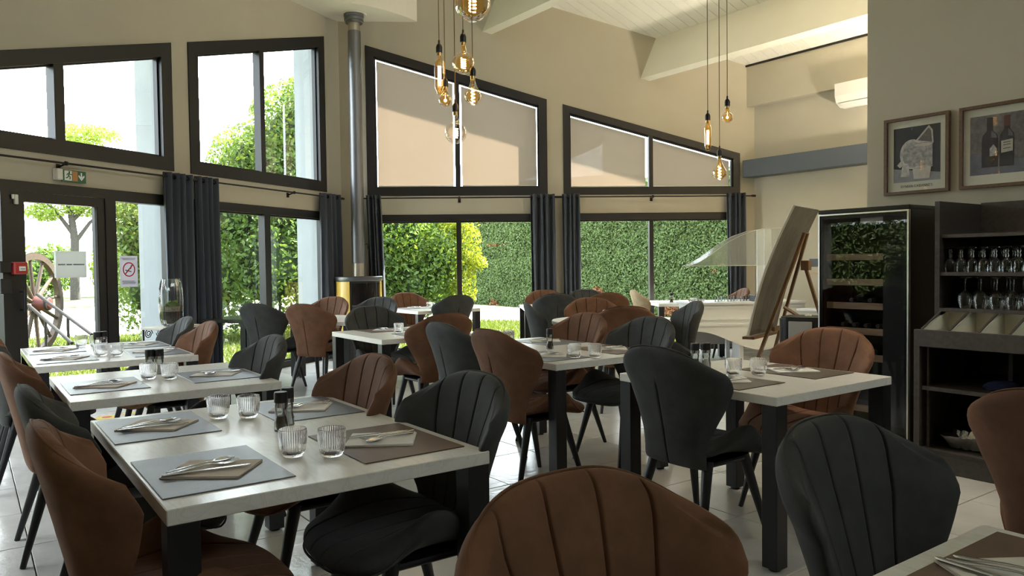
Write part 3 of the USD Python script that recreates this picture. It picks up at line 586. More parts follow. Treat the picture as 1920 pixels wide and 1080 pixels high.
table('T4', .92, 1.33, 2.715, 3.36, 0, 'pale wood table in the middle of the room with four chairs')
table('T5', .92, .94, 2.74, 1.93, 0, 'pale wood table for two before the wine fridge')
table('T6', .92, .98, 2.60, 5.345, 0, 'pale wood table for two at the centre, stove behind it')
table('T7', .92, .92, 4.55, 8.33, 0, 'pale wood table just right of the stove, under the taller blinds')
table('T8', 1.33, .92, 5.86, 7.88, -32, 'pale wood table for four under the middle pier of the back wall')
table('T9x', .92, .92, 7.72, 7.30, -32, 'pale wood table under the lower blinds, left of the white cart')
table('T11', 1.33, .92, 2.48, 8.42, -58, 'pale wood table by the left wall window beside a darker table')
table('T10', .69, .92, 2.109, 9.01, -58, 'dark glossy table end against the left wall window', 'dark_table')
table('BR', 1.33, .93, .43, -.20, 0, 'pale wood table cut off by the lower right corner of the photo')
t = thing('round_table', 'round white table with a curved rim among chairs near the back', 'table', (5.12, 5.48, 0))
obj('tabletop', lathe([(0, .725), (.565, .725), (.575, .735), (.575, .762), (.57, .768), (0, .768)], 64), 'sign_white', t, 30)
obj('column', lathe([(.045, .03), (.04, .1), (.04, .725)], 24), 'black_metal', t, 30); obj('base', lathe([(0, 0), (.27, 0), (.27, .012), (.06, .03), (0, .03)], 40), 'black_metal', t, 30)

chairs = [
 ('brown', .44, 2.19, 0, 'brown velvet chair on the left of the nearest table, closest to the viewer'),
 ('grey', .45, 2.93, 0, 'dark grey velvet chair on the left of the nearest table, behind a brown one'),
 ('grey', 1.145, 2.22, 180, 'dark grey velvet chair on the right of the nearest table, seat showing'),
 ('brown', 1.11, 2.95, 180, 'brown velvet chair at the far right side of the nearest table'),
 ('brown', .43, 4.20, 0, 'brown velvet chair on the left of the second left table'),
 ('grey', 1.09, 4.18, 180, 'dark grey velvet chair on the right of the second left table'),
 ('grey', .36, 5.55, 0, 'dark grey velvet chair at the left edge beside the table by the door'),
 ('brown', .36, 6.24, 0, 'brown velvet chair mostly cut off at the left edge, nearest the door'),
 ('brown', 1.10, 5.58, 180, 'brown velvet chair on the right of the table closest to the door'),
 ('grey', 1.10, 6.26, 180, 'dark grey velvet chair beside the terrarium at the table by the door'),
 ('brown', 2.77, 3.68, 0, 'brown velvet chair on the near left of the middle table'),
 ('grey', 2.84, 4.36, 0, 'dark grey velvet chair on the far left of the middle table'),
 ('grey', 3.55, 3.70, 180, 'dark grey velvet chair on the near right of the middle table'),
 ('brown', 3.55, 4.36, 180, 'brown velvet chair on the far right of the middle table'),
 ('grey', 2.81, 2.40, 0, 'dark grey velvet chair seen from behind at the table before the fridge'),
 ('brown', 3.60, 2.38, 180, 'brown velvet chair in front of the wine fridge, facing left'),
 ('grey', 3.07, 6.27, -90, 'dark grey velvet chair facing the viewer at the table before the stove'),
 ('brown', 3.06, 5.42, 90, 'brown velvet chair seen from behind at the table before the stove'),
 ('grey', 2.72, 8.20, 32, 'dark grey velvet chair seen from behind by the dark glossy table'),
 ('brown', 3.03, 7.66, 32, 'brown velvet chair seen from behind by the left window table'),
 ('brown', 3.46, 8.80, 212, 'brown velvet chair facing the viewer left of the stove'),
 ('grey', 3.82, 8.22, 212, 'dark grey velvet chair facing the viewer right in front of the stove'),
 ('brown', 5.00, 9.22, -90, 'brown velvet chair facing the viewer under the taller blinds'),
 ('grey', 5.00, 8.40, 90, 'dark grey velvet chair seen from behind right of the stove'),
 ('grey', 6.22, 7.72, 58, 'dark grey velvet chair seen from behind before the middle pier'),
 ('brown', 6.78, 7.38, 58, 'brown velvet chair seen from behind right of the middle pier'),
 ('brown', 6.62, 8.38, 238, 'brown velvet chair facing the viewer at the foot of the middle pier'),
 ('grey', 7.13, 8.08, 238, 'dark grey velvet chair facing the viewer under the lower blinds'),
 ('grey', 4.74, 5.84, -32, 'dark grey velvet chair at the left side of the round table'),
 ('grey', 5.46, 5.06, 150, 'dark grey velvet chair at the right side of the round table'),
 ('brown', 5.38, 6.03, 232, 'brown velvet chair behind the round table, facing the viewer'),
 ('brown', 4.83, 5.04, 56, 'brown velvet chair before the round table, seen from behind'),
 ('cream', 7.80, 7.46, -32, 'pale cream chair alone at the table under the lower blinds'),
 ('brown', 8.62, 6.92, 148, 'brown chair whose top shows behind the white buffet cart'),
 ('brown', .855, .745, -90, 'large brown velvet chair back at the bottom centre of the photo'),
 ('grey', 1.655, .735, -90, 'large dark grey velvet chair back at the lower right of the photo'),
 ('brown', 2.80, .84, 0, 'brown velvet chair cut off by the right edge of the photo'),
]
for c in chairs: chair(*c)

# ---------------------------------------------------------------- tableware
def loft(st, th=.0016, n=7):
    """Flat cutlery: stations (x, half width, z, dish) lofted into a thin curved blade."""
    st = np.array(st, float); xs = np.linspace(st[0, 0], st[-1, 0], 34); q = np.stack([np.interp(xs, st[:, 0], st[:, k]) for k in (1, 2, 3)], 1)
    s = np.linspace(-1, 1, n); mid = np.zeros((len(xs), n, 3))
    for i, x in enumerate(xs): mid[i, :, 0] = x; mid[i, :, 1] = s*q[i, 0]; mid[i, :, 2] = q[i, 1]+q[i, 2]*s**2
    e = np.sqrt(np.clip(1-np.abs(s)**6, 0.05, 1))[None].repeat(len(xs), 0)*th
    return grid_solid(mid, e, e)
HAND = [(-.10, .003, .004, 0), (-.097, .0085, .004, 0), (-.07, .009, .005, 0), (-.02, .0055, .009, 0), (.015, .0032, .010, 0)]
SPOON = loft(HAND+[(.03, .004, .008, .0), (.045, .014, .005, .004), (.065, .0195, .0035, .007), (.085, .016, .005, .005), (.096, .008, .007, .001), (.099, .002, .008, 0)])
FORKB = loft(HAND+[(.03, .004, .008, 0), (.042, .011, .006, .001), (.055, .0125, .005, .0015)])
TINES = [tube([(.05, y, .005), (.075, y, .005), (.10, y*.92, .011)], [.0022, .0018, .0010], 6) for y in (-.0102, -.0034, .0034, .0102)]
KNIFE = loft([(-.115, .003, .004, 0), (-.112, .0085, .004, 0), (-.03, .0075, .005, 0), (-.02, .0065, .005, 0), (.0, .0095, .005, 0), (.07, .0105, .005, 0), (.10, .008, .005, 0), (.115, .0015, .005, 0)])
def one(name, mesh, mat, sm=40, part=None):
    def f(loc, rot, label, cat, group):
        t = thing(name, label, cat, loc, rot, group); obj(part, mesh, mat, t, sm); return t
    return f
def fork_build(loc, rot, label, cat, group):
    t = thing('fork', label, cat, loc, rot, group); obj('handle', FORKB, 'steel', t, 40)
    for m in TINES: obj('tine', m, 'steel', t, 40)
    return t
def mat_build(mat): return lambda loc, rot, label, cat, group: (lambda t: (obj('sheet', bx(-.168, .168, -.225, .225, 0, .0035, .0012), mat, t), t)[1])(thing('placemat', label, cat, loc, rot, group))
nap = Polygon([(-.11, -.085), (.10, -.095), (.115, .085), (-.10, .095)])
def napkin_build(mat):
    def f(loc, rot, label, cat, group):
        t = thing('napkin', label, cat, loc, rot, group)
        obj('lower_fold', pxy(nap, 0, .003), mat, t); obj('upper_fold', pxy(affinity.translate(affinity.rotate(affinity.scale(nap, .99, .98), 1.5), .002, .001), .0032, .006), mat, t)
        return t
    return f
def setting(x, y, face, mat, nm, where, shift=0., jit=0):
    """One place laid at mat centre (x, y) for a sitter gazing along face."""
    rng = random.Random(jit*17+3); f = math.radians(face); ux, uy = math.cos(f), math.sin(f)
    col = {'mat_grey': 'grey', 'mat_brown': 'brown', 'mat_slate': 'dark brown'}[mat]
    put('mat_'+mat, mat_build(mat), (x, y, TZ+.0002), face, f'{col} leather-look placemat at {where}', 'placemat')
    z = TZ+.0040
    def P2(a, b): return (x+ux*a-uy*b, y+uy*a+ux*b)
    nx, ny = P2(shift, -.015+rng.uniform(-.015, .015)); nr = face-rng.uniform(28, 40)
    put('nap_'+nm, napkin_build(nm), (nx, ny, z), nr, f'{"beige" if nm == "napkin_beige" else "white"} folded napkin at {where}', 'napkin')
    z += .0062
    for kind, mesh, off, da in (('knife', KNIFE, -.034, -7), ('spoon', SPOON, .030, 12), ('fork', None, .002, 7)):
        px, py = P2(shift-.02, -.02+off); a = face+da+rng.uniform(-4, 4)
        lab = f'steel {kind} on the napkin at {where}'
        if kind == 'fork': put('fork', fork_build, (px, py, z), a, lab, 'fork')
        else: put(kind, one(kind, mesh, 'steel', 40, 'body'), (px, py, z), a, lab, kind)
def tumbler_build(loc, rot, label, cat, group):
    t = thing('tumbler', label, cat, loc, rot, group)
    rb = lambda k, a: 1+(.028*np.cos(a*38) if 3 <= k <= 7 else 0)*np.ones_like(a)
    obj('body', lathe([(0, 0), (.026, 0), (.030, .004), (.0345, .014), (.0375, .028), (.0405, .048), (.0415, .062), (.0415, .074), (.0410, .083), (.0405, .0845), (.0392, .083), (.0390, .060), (.0355, .028), (.031, .016), (.024, .011), (0, .010)], 190, rb), 'glass', t, 50)
    return t
def tumbler(x, y, label, z=TZ): put('tumbler', tumbler_build, (x, y, z), 0, label, 'glass')
def grinder_build(fill):
    def f(loc, rot, label, cat, group):
        t = thing('grinder', label, cat, loc, rot, group)
        obj('jar', lathe([(0, 0), (.023, 0), (.0245, .004), (.0245, .028), (.020, .042), (.0195, .055), (.0215, .066), (.0215, .084), (.019, .084), (.019, .062), (.0175, .05), (.022, .03), (.022, .005), (0, .005)], 28), 'thin_glass', t, 40)
        obj('filling', lathe([(0, .006), (.0205, .006), (.0208, .028), (.0170, .044), (.0165, .052), (0, .053)], 20), fill, t, 40)
        obj('collar', lathe([(.0195, .083), (.0235, .083), (.0235, .099), (.0195, .099)], 24), 'steel', t, 40)
        obj('cap', lathe([(0, .098), (.0225, .098), (.0235, .101), (.0235, .130), (.0215, .136), (0, .137)], 24), 'black_plastic', t, 40)
        return t
    return f
def grinders(x, y, x2, y2, where):
    put('g_pepper', grinder_build('pepper'), (x, y, TZ), 0, f'glass pepper grinder with black cap on {where}', 'grinder')
    if x2 is not None: put('g_salt', grinder_build('salt'), (x2, y2, TZ), 0, f'glass salt grinder with black cap on {where}', 'grinder')

G, B_, S_ = 'mat_grey', 'mat_brown', 'mat_slate'; nb, nw = 'napkin_beige', 'napkin_white'
places = [
 (.55, 2.24, 0, G, nb, 'the near left seat of the nearest table'), (.55, 2.97, 0, G, nb, 'the far left seat of the nearest table'),
 (1.09, 2.24, 180, B_, nw, 'the near right seat of the nearest table'), (1.09, 2.97, 180, G, nw, 'the far right seat of the nearest table'),
 (.545, 4.19, 0, G, nb, 'the left seat of the second left table'), (1.08, 4.19, 180, G, nw, 'the right seat of the second left table'),
 (.51, 5.62, 0, G, nb, 'the near left seat of the table by the door'), (.51, 6.25, 0, G, nb, 'the far left seat of the table by the door'),
 (1.05, 5.62, 180, G, nw, 'the near right seat of the table by the door'), (1.05, 6.25, 180, G, nw, 'the far right seat of the table by the door'),
 (2.90, 3.68, 0, G, nw, 'the near left seat of the middle table'), (2.90, 4.36, 0, G, nw, 'the far left seat of the middle table'),
 (3.45, 3.68, 180, B_, nw, 'the near right seat of the middle table'), (3.45, 4.36, 180, G, nw, 'the far right seat of the middle table'),
 (2.93, 2.36, 0, S_, nw, 'the left seat of the table before the fridge'), (3.46, 2.33, 180, S_, nw, 'the right seat of the table before the fridge'),
 (3.02, 6.12, -90, B_, nw, 'the far seat of the table before the stove'), (3.10, 5.56, 90, S_, nw, 'the near seat of the table before the stove'),
 (4.90, 9.03, -90, S_, nw, 'the far seat of the table right of the stove'),
 (1.50, .52, -90, B_, nw, 'the lower right corner table', -.03),
]
for k, p in enumerate(places): setting(*p, jit=k)
# the round table has no mats: napkins and cutlery only
for k, (x, y, f, wh) in enumerate(((4.93, 5.68, -32, 'the left side of the round table'), (5.36, 5.28, 148, 'the right side of the round table'))):
    TZ = .768; put('nap_napkin_white', napkin_build('napkin_white'), (x, y, TZ+.0004), f+20, f'white folded napkin lying at {wh}', 'napkin')
    put('knife', None, (x+.02, y-.02, TZ+.0068), f, f'steel knife on the napkin at {wh}', 'knife'); put('fork', None, (x-.01, y+.02, TZ+.0068), f+8, f'steel fork on the napkin at {wh}', 'fork')
tumbler(5.20, 5.62, 'ribbed glass tumbler on the round table', TZ)
t = thing('candle_jar', 'small dark red glass candle jar on the round table', 'candle', (5.36, 5.62, TZ))
obj('jar', lathe([(0, 0), (.035, 0), (.038, .004), (.040, .075), (.037, .078), (.035, .06), (0, .055)], 32), 'candle_red', t, 40); obj('wax', lathe([(0, .056), (.0345, .056), (.0345, .061), (0, .061)], 24), 'ink_red', t)
TZ = .75
for x, y, lab in ((.77, 2.99, 'ribbed glass tumbler on the nearest table, leftmost of its four'), (.865, 2.93, 'ribbed glass tumbler on the nearest table, second from the left'), (.79, 2.24, 'ribbed glass tumbler on the nearest table in front of the grinders'), (.885, 2.17, 'ribbed glass tumbler on the nearest table, closest to the brown placemat'),
    (.76, 4.28, 'ribbed glass tumbler on the second left table, left of two'), (.845, 4.20, 'ribbed glass tumbler on the second left table, right of two'),
    (.72, 5.64, 'ribbed glass tumbler on the table by the door, near pair, left'), (.80, 5.56, 'ribbed glass tumbler on the table by the door, near pair, right'), (.69, 6.42, 'ribbed glass tumbler on the table by the door, far pair, left'), (.775, 6.35, 'ribbed glass tumbler on the table by the door, far pair, right'),
    (2.98, 3.51, 'ribbed glass tumbler on the middle table, near pair, left'), (3.075, 3.43, 'ribbed glass tumbler on the middle table, near pair, right'), (3.14, 4.60, 'ribbed glass tumbler on the middle table, far pair, left'), (3.22, 4.53, 'ribbed glass tumbler on the middle table, far pair, right'),
    (3.11, 2.44, 'ribbed glass tumbler on the table before the fridge, left of two'), (3.215, 2.37, 'ribbed glass tumbler on the table before the fridge, right of two'),
    (2.98, 5.80, 'ribbed glass tumbler on the table before the stove'), (4.98, 8.80, 'ribbed glass tumbler on the table right of the stove'),
    (3.10, 8.10, 'ribbed glass tumbler on the left window table, left of two'), (3.17, 8.00, 'ribbed glass tumbler on the left window table, right of two'), (3.50, 7.55, 'ribbed glass tumbler on the left window table behind the brown chair')): tumbler(x, y, lab)
grinders(.885, 2.62, .935, 2.70, 'the nearest table'); grinders(.80, 4.46, .845, 4.45, 'the second left table'); grinders(.74, 5.98, .785, 6.0, 'the table by the door')
grinders(3.165, 3.98, None, None, 'the middle table'); grinders(3.16, 2.73, 3.215, 2.70, 'the table before the fridge'); grinders(8.10, 7.42, None, None, 'the table under the lower blinds')
t = thing('cup', 'white coffee cup on the table under the lower blinds', 'cup', (8.42, 7.30, TZ)); obj('body', lathe([(0, 0), (.025, 0), (.038, .03), (.042, .06), (.039, .06), (.035, .03), (0, .006)], 24), 'sign_white', t, 40); obj('handle', tube([(.038, 0, .045), (.058, 0, .045), (.058, 0, .022), (.034, 0, .02)], .004), 'sign_white', t, True)

# ---------------------------------------------------------------- terrarium on its little iron table
t = thing('iron_side_table', 'small wrought iron side table with scrolls and stone top by the door curtain', 'table', (1.64, 8.0, 0), 32)
obj('top', bx(-.24, .24, -.15, .15, .735, .76, .004), 'stone_slab', t)
for x in (-.22, .22):
    for y in (-.13, .13): obj('leg', tube([(x, y, 0), (x, y, .735)], .009), 'iron', t, True)
for y in (-.13, .13):
    obj('stretcher', tube([(-.22, y, .52), (.22, y, .52)], .006), 'iron', t, True)
    for cx, cz, sg in ((-.16, .69, 1), (-.16, .58, -1), (-.02, .69, -1), (-.02, .58, 1), (.13, .69, 1), (.13, .58, -1)):
        a = np.linspace(0, 4.2*PI, 30); r = .048*(1-a/a[-1]*.8); obj('scroll', tube(np.stack([cx+sg*r*np.cos(a), np.full(30, y), cz+r*np.sin(a)*sg], 1), .0042, 5), 'iron', t, True)
t = thing('terrarium', 'tall ribbed glass jar terrarium with moss and soil on the iron table', 'terrarium', (1.64, 8.0, .76))
rb = lambda k, a: .87*(1+.014*np.cos(a*14))
obj('jar', lathe([(0, 0), (.075, 0), (.105, .02), (.122, .08), (.128, .20), (.125, .34), (.112, .42), (.100, .455), (.096, .46), (.096, .45), (.108, .415), (.121, .33), (.124, .2), (.118, .08), (.10, .025), (0, .012)], 84, rb), 'thin_glass', t, 50)
obj('soil', lathe([(0, .014), (0.0843, .026), (0.0980, .08), (0.1015, .14), (0.0774, .17), (.04, .165), (0, .17)], 36), 'soil', t, 50); obj('pebbles', lathe([(0, .172), (.05, .168), (0.0791, .172), (0.0963, .155), (0.1015, .142), (0.1023, .15), (0.0860, .19), (0, .186)], 36), 'pebble', t, 50)
rng = np.random.default_rng(5)
obj('moss', [T(trimesh.creation.icosphere(2, r), (x, y, z)) for x, y, z, r in ((.02, -.02, .20, .035), (.05, .02, .195, .03), (-.03, .03, .19, .028), (.0, .0, .215, .025))], 'moss', t, 40); obj('plant', leaves([((.02, 0, .225), (.05, .05, .02))], 60, .035, rng), 'light_leaf', t)
t = thing('floor_mat', 'small multicoloured mat on the floor under the second left table', 'mat', (1.0, 7.55, 0), 10)
obj('base', bx(-.32, .35, -.2, .24, .0005, .008, .002), 'rug', t); obj('disc', lathe([(0, .008), (.10, .008), (.10, .0095), (0, .0095)], 24), 'rug_yellow', t); obj('disc', T(lathe([(0, .008), (.06, .008), (.06, .0095), (0, .0095)], 24), (.2, .05, 0)), 'rug_yellow', t); obj('red_spot', T(lathe([(0, .0095), (.04, .0095), (.04, .0105), (0, .0105)], 20), (.0, .02, 0)), 'rug_red', t); obj('green_spot', T(lathe([(0, .008), (.05, .008), (.05, .0096), (0, .0096)], 20), (-.2, -.04, 0)), 'rug_green', t)

# ---------------------------------------------------------------- pendant lamps
def pendant(x, y, zc, kind, label, glass='amber_glass', sc=1.):
    """Bulb centre height zc; the cord runs up to the ceiling."""
    t = thing('pendant_bulb', label, 'lamp', (x, y, 0))
    if kind == 'globe': R = .0625*sc; prof = [(.0135, R*1.62), (.0145, R*1.35), (.02, R*1.05)]+[(R*math.sin(a), R*math.cos(a)) for a in np.linspace(.36, PI, 22)]; top = R*1.62; h = R*.55; fr = .012*sc
    elif kind == 'pear': R = .048*sc; prof = [(.013, R*2.05), (.0145, R*1.7), (.020, R*1.35), (.034*sc, R*.75)]+[(R*math.sin(a), R*math.cos(a)) for a in np.linspace(1.15, PI, 16)]; top = R*2.05; h = R*1.15; fr = .009
    else: R = .028*sc; prof = [(.013, .115*sc), (.016, .10*sc), (.026*sc, .085*sc), (R, .07*sc), (R, -.065*sc), (.024*sc, -.08*sc), (.018*sc, -.088*sc), (.017*sc, -.10*sc), (.012*sc, -.106*sc), (0, -.107*sc)]; top = .115*sc; h = .055*sc; fr = .008
    obj('bulb', [T(lathe(prof, 32), (0, 0, zc))], glass, t, 50)
    if kind == 'tube':
        fil = [tube([(c, s, zc-h), (c, s, zc+h)], .0022, 6) for c, s in ((.009, 0), (-.009, 0), (0, .009), (0, -.009), (.006, .006), (-.006, -.006))]
    elif kind == 'globe' and sc < .8: fil = [T(trimesh.creation.icosphere(2, .009), (0, 0, zc)), tube([(0, 0, zc), (0, 0, zc+R*.9)], .002, 5)]
    else: a = np.linspace(0, 9*PI, 70); fil = [tube(np.stack([fr*np.cos(a), fr*np.sin(a), zc-h*.8+a/a[-1]*2*h*.8], 1), .0038, 6)]
    obj('filament', fil, 'filament', t, True)
    obj('stem', tube([(0, 0, zc+h*.7), (0, 0, zc+top)], .004, 6), 'clear_bulb_glass', t, True)
    obj('cap', T(lathe([(0, 0), (.0135, 0), (.0138, .022), (0, .022)], 20), (0, 0, zc+top-.004)), 'brass', t, 40)
    obj('socket', T(lathe([(0, .016), (.018, .016), (.0185, .045), (.014, .058), (.006, .066), (.005, .085), (0, .086)], 20), (0, 0, zc+top)), 'black_plastic', t, 40)
    obj('cord', tube([(0, 0, zc+top+.08), (0, 0, float(roof_z(x)))], .0026, 6), 'cord', t, True)
pendant(2.32, 3.67, 2.455, 'globe', 'amber globe bulb on a cord, large and below the top one')
pendant(2.38, 3.66, 2.795, 'globe', 'very large amber globe bulb cut by the top of the photo', sc=1.62)
pendant(2.275, 3.69, 2.065, 'globe', 'clear globe bulb hanging lowest in the left cluster', 'clear_bulb_glass')
pendant(2.21, 3.75, 2.385, 'tube', 'long tubular amber bulb in the left cluster')
pendant(2.355, 3.63, 2.265, 'pear', 'amber pear-shaped bulb in the left cluster')
pendant(2.24, 3.74, 2.25, 'globe', 'small amber globe bulb beside the tubular one in the left cluster', sc=.6)
pendant(4.23, 3.53, 2.185, 'tube', 'long tubular amber bulb in the right cluster', sc=.88)
pendant(4.28, 3.47, 1.935, 'pear', 'amber pear-shaped bulb hanging lowest in the right cluster', sc=1.03)
pendant(4.34, 3.45, 2.32, 'globe', 'small amber globe bulb highest in the right cluster', sc=.62)

# ---------------------------------------------------------------- wine fridge
FA, FB0, FB1, FZ = 5.257, 2.655, 3.335, 1.695
t = thing('wine_fridge', 'tall black wine fridge with glass door in a silver edge', 'wine fridge', (FA, FB1, 0), -90.)
W_, D_ = FB1-FB0, .44
obj('body', [bx(0, .02, .03, D_, .03, FZ-.03), bx(W_-.02, W_, .03, D_, .03, FZ-.03), bx(.02, W_-.02, D_-.02, D_, .03, FZ-.03), bx(.02, W_-.02, .03, D_-.02, .03, .14)], 'fridge_black', t)
obj('top_cap', bx(-.004, W_+.004, .0, D_, FZ-.03, FZ, .004), 'fridge_black', t); obj('lining', [bx(.021, .026, .035, D_-.025, .14, FZ-.03), bx(W_-.2, W_-.021, .035, D_-.025, .14, FZ-.03), bx(.026, W_-.2, D_-.03, D_-.021, .14, FZ-.03)], 'fridge_inner', t)  # right side filled with a plain black block
dr = obj('door', pxz(sbox(.012, .05, W_-.012, FZ-.045).difference(sbox(.03, .10, W_-.03, FZ-.07)), .004, .028), 'fridge_black', t)
obj('door_glass', bx(.012, W_-.012, .002, .006, .05, FZ-.045), 'fridge_glass', dr, label='dark reflecting door glass'); obj('silver_edge', pxz(sbox(0, .038, W_, FZ-.033).difference(sbox(.011, .05, W_-.011, FZ-.044)), -.006, .024), 'fridge_trim', dr, label='silver edge')
obj('control_panel', bx(.30, W_-.21, .05, .075, 1.585, 1.625, .003), 'white_plastic', t)
for z in (1.335, 1.150, .975, .790, .600, .225):
    s = obj('shelf', [bx(.028, W_-.2, .09, D_-.03, z-.010, z+.004)], 'black_metal', t); obj('wood_front', bx(.028, W_-.2, .060, .085, z-.018, z+.030, .003), 'shelf_wood', s, label='pale wood shelf front')
def bottle_build(loc, rot, label, cat, group):
    t = thing('wine_bottle', label, cat, loc, rot, group)
    ly = lambda m: T(m, rx=PI/2)
    obj('glass', ly(lathe([(0, -.15), (.034, -.15), (.037, -.146), (.037, .04), (.030, .07), (.016, .09), (.0145, .15), (0, .15)], 24)), 'bottle_glass', t, 40); obj('capsule', ly(lathe([(0, .152), (.0155, .152), (.0162, .10), (.0155, .10), (0, .10)], 20)), 'foil_cap', t, 40)
    return t
for z, sh, xs in ((.794, 'fourth shelf from the top', (.13, .22, .31, .40)), (.604, 'fifth shelf from the top', (.15, .25, .36)), (.979, 'third shelf from the top', (.20, .34)), (1.154, 'second shelf from the top', (.25,))):
    for i, x in enumerate(xs): put('bottle', bottle_build, (FA+.26, FB1-x, z+.043), -90., f'dark wine bottle in the wine fridge, {sh}, {("first", "second", "third", "fourth")[i]} from left', 'bottle', 'wine bottles in the wine fridge')

# ---------------------------------------------------------------- sideboard with hutch
SA, SB = 4.85, 2.415
t = thing('sideboard', 'dark wood waiter station with open shelves and cutlery bins beside the fridge', 'sideboard', (SA, SB, 0), -90.)
SW, SD = 2.0, .86
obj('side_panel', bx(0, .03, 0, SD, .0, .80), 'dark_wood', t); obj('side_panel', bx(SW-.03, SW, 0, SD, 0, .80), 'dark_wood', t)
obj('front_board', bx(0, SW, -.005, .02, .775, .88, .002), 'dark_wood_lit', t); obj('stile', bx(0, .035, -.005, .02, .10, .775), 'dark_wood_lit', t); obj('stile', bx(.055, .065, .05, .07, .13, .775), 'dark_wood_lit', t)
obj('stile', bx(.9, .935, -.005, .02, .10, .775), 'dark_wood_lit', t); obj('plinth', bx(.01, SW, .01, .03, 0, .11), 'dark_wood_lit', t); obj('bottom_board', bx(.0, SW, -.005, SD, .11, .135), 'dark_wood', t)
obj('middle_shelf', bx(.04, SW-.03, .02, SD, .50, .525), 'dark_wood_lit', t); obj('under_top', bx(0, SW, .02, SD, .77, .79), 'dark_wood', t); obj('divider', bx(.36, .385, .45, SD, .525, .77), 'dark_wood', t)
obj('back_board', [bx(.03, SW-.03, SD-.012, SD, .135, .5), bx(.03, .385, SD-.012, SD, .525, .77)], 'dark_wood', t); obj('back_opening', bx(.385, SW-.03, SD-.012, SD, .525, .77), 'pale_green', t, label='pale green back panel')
# sloping cutlery bins between front board and hutch
HD = .26
def slab4(x0, x1, z00, z01): return None
obj('bin_tray', hull([(.03, .02, .80), (SW-.03, .02, .80), (.03, .03, .80), (SW-.03, .03, .80), (.03, HD+.12, .80), (SW-.03, HD+.12, .80), (.03, .02, .805), (SW-.03, .02, .805), (.03, HD+.12, .805), (SW-.03, HD+.12, .805)]), 'bin_cream', t)
obj('bin_back', bx(.03, SW-.03, HD+.10, HD+.115, .805, .99), 'bin_cream', t)
for k in range(10):
    x = .03+k*.166
    obj('bin_divider', pxz(sbox(0, 0, 1, 1), 0, 1) if False else hull([(x, .022, .805), (x+.012, .022, .805), (x, .022, .878), (x+.012, .022, .878), (x, HD+.1, .805), (x+.012, HD+.1, .805), (x, HD+.1, .985), (x+.012, HD+.1, .985)]), 'bin_cream', t)
    obj('divider_edge', hull([(x-.001, .020, .879), (x+.013, .020, .879), (x-.001, .020, .884), (x+.013, .020, .884), (x-.001, HD+.02, .990), (x+.013, HD+.02, .990), (x-.001, HD+.02, .985), (x+.013, HD+.02, .985)]), 'dark_wood', t)
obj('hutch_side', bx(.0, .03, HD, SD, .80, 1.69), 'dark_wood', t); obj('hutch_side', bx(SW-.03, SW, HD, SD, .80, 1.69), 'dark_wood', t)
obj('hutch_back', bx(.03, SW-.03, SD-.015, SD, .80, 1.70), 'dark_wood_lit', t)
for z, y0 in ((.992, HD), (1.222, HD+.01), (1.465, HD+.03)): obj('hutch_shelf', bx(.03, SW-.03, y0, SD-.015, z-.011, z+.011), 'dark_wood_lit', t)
def stem_build(name, prof):
    def f(loc, rot, label, cat, group):
        t = thing(name, label, cat, loc, rot, group); obj('body', lathe(prof, 24), 'thin_glass', t, 50); return t
    return f
# both kinds stand upside down
gob = stem_build('goblet', [(.030, 0), (.033, .03), (.031, .065), (.018, .082), (.007, .09), (.012, .105), (.006, .118), (.012, .131), (.006, .145), (.030, .157), (.031, .160), (.0, .160)])
win = stem_build('wine_glass', [(.030, 0), (.040, .04), (.043, .065), (.036, .09), (.014, .108), (.004, .118), (.004, .185), (.012, .192), (.034, .196), (.034, .199), (0, .199)])
ORD = 'first second third fourth fifth sixth seventh eighth ninth tenth eleventh twelfth thirteenth'.split(); ROW = ('front', 'middle', 'rear')
for r in range(3):
    for k in range(13): put('goblet', gob, (SA+HD+.07+.085*r, SB-.065-.066*k-.02*r, 1.233), 0, f'upside down stemmed goblet, {ORD[k]} from the left in the {ROW[r]} row, upper hutch shelf', 'glass', 'goblets upside down on the upper hutch shelf')
    for k in range(8): put('wineglass', win, (SA+HD+.06+.10*r, SB-.16-.092*k-.035*r, 1.003), 0, f'upside down wine glass, {ORD[k]} from the left in the {ROW[r]} row, lower hutch shelf', 'glass', 'wine glasses upside down on the lower hutch shelf')
t = thing('foil_tray', 'crumpled foil tray on the bottom shelf of the dark sideboard', 'tray', (5.06, 2.10, .136), -85)
rng = np.random.default_rng(9)
n1, n2 = 26, 16; gx, gy = np.meshgrid(np.linspace(-.20, .20, n1), np.linspace(-.12, .12, n2), indexing='ij')
ex, ey = np.abs(gx)/.20, np.abs(gy)/.12; zz = .008+.075*np.clip(np.maximum(ex, ey)-.72, 0, 1)/.28+.016*(rng.random(gx.shape)-.5)*(np.maximum(ex, ey) > .3)
zz = np.maximum(zz, .003); obj('foil', grid_solid(np.stack([gx, gy, zz], -1), np.full(gx.shape, .0008), np.full(gx.shape, .0008), False), 'foil', t)
def cloth_lump(name, label, cat, loc, sx, sy, h, mat, seed):
    t = thing(name, label, cat, loc, 12); rng = np.random.default_rng(seed)
    m = trimesh.creation.icosphere(4, 1.0); v = m.vertices; nn = meshkit.fbm(v*2.2+seed, 4)-.5
    v = v*(1+.5*nn[:, None]); v[:, 2] = np.maximum(v[:, 2], -.35)+.35; m.vertices = v*np.array([sx, sy, h]); obj('cloth', m, mat, t, 60)
cloth_lump('blue_cloth', 'crumpled dark blue cloth on the sideboard middle shelf', 'cloth', (5.02, 1.98, .526), .06, .10, .045, 'blue_cloth', 3)
cloth_lump('black_cloth', 'heap of black cloth beside the foil tray in the sideboard', 'cloth', (5.10, 1.74, .136), .10, .14, .14, 'black_cloth', 4)

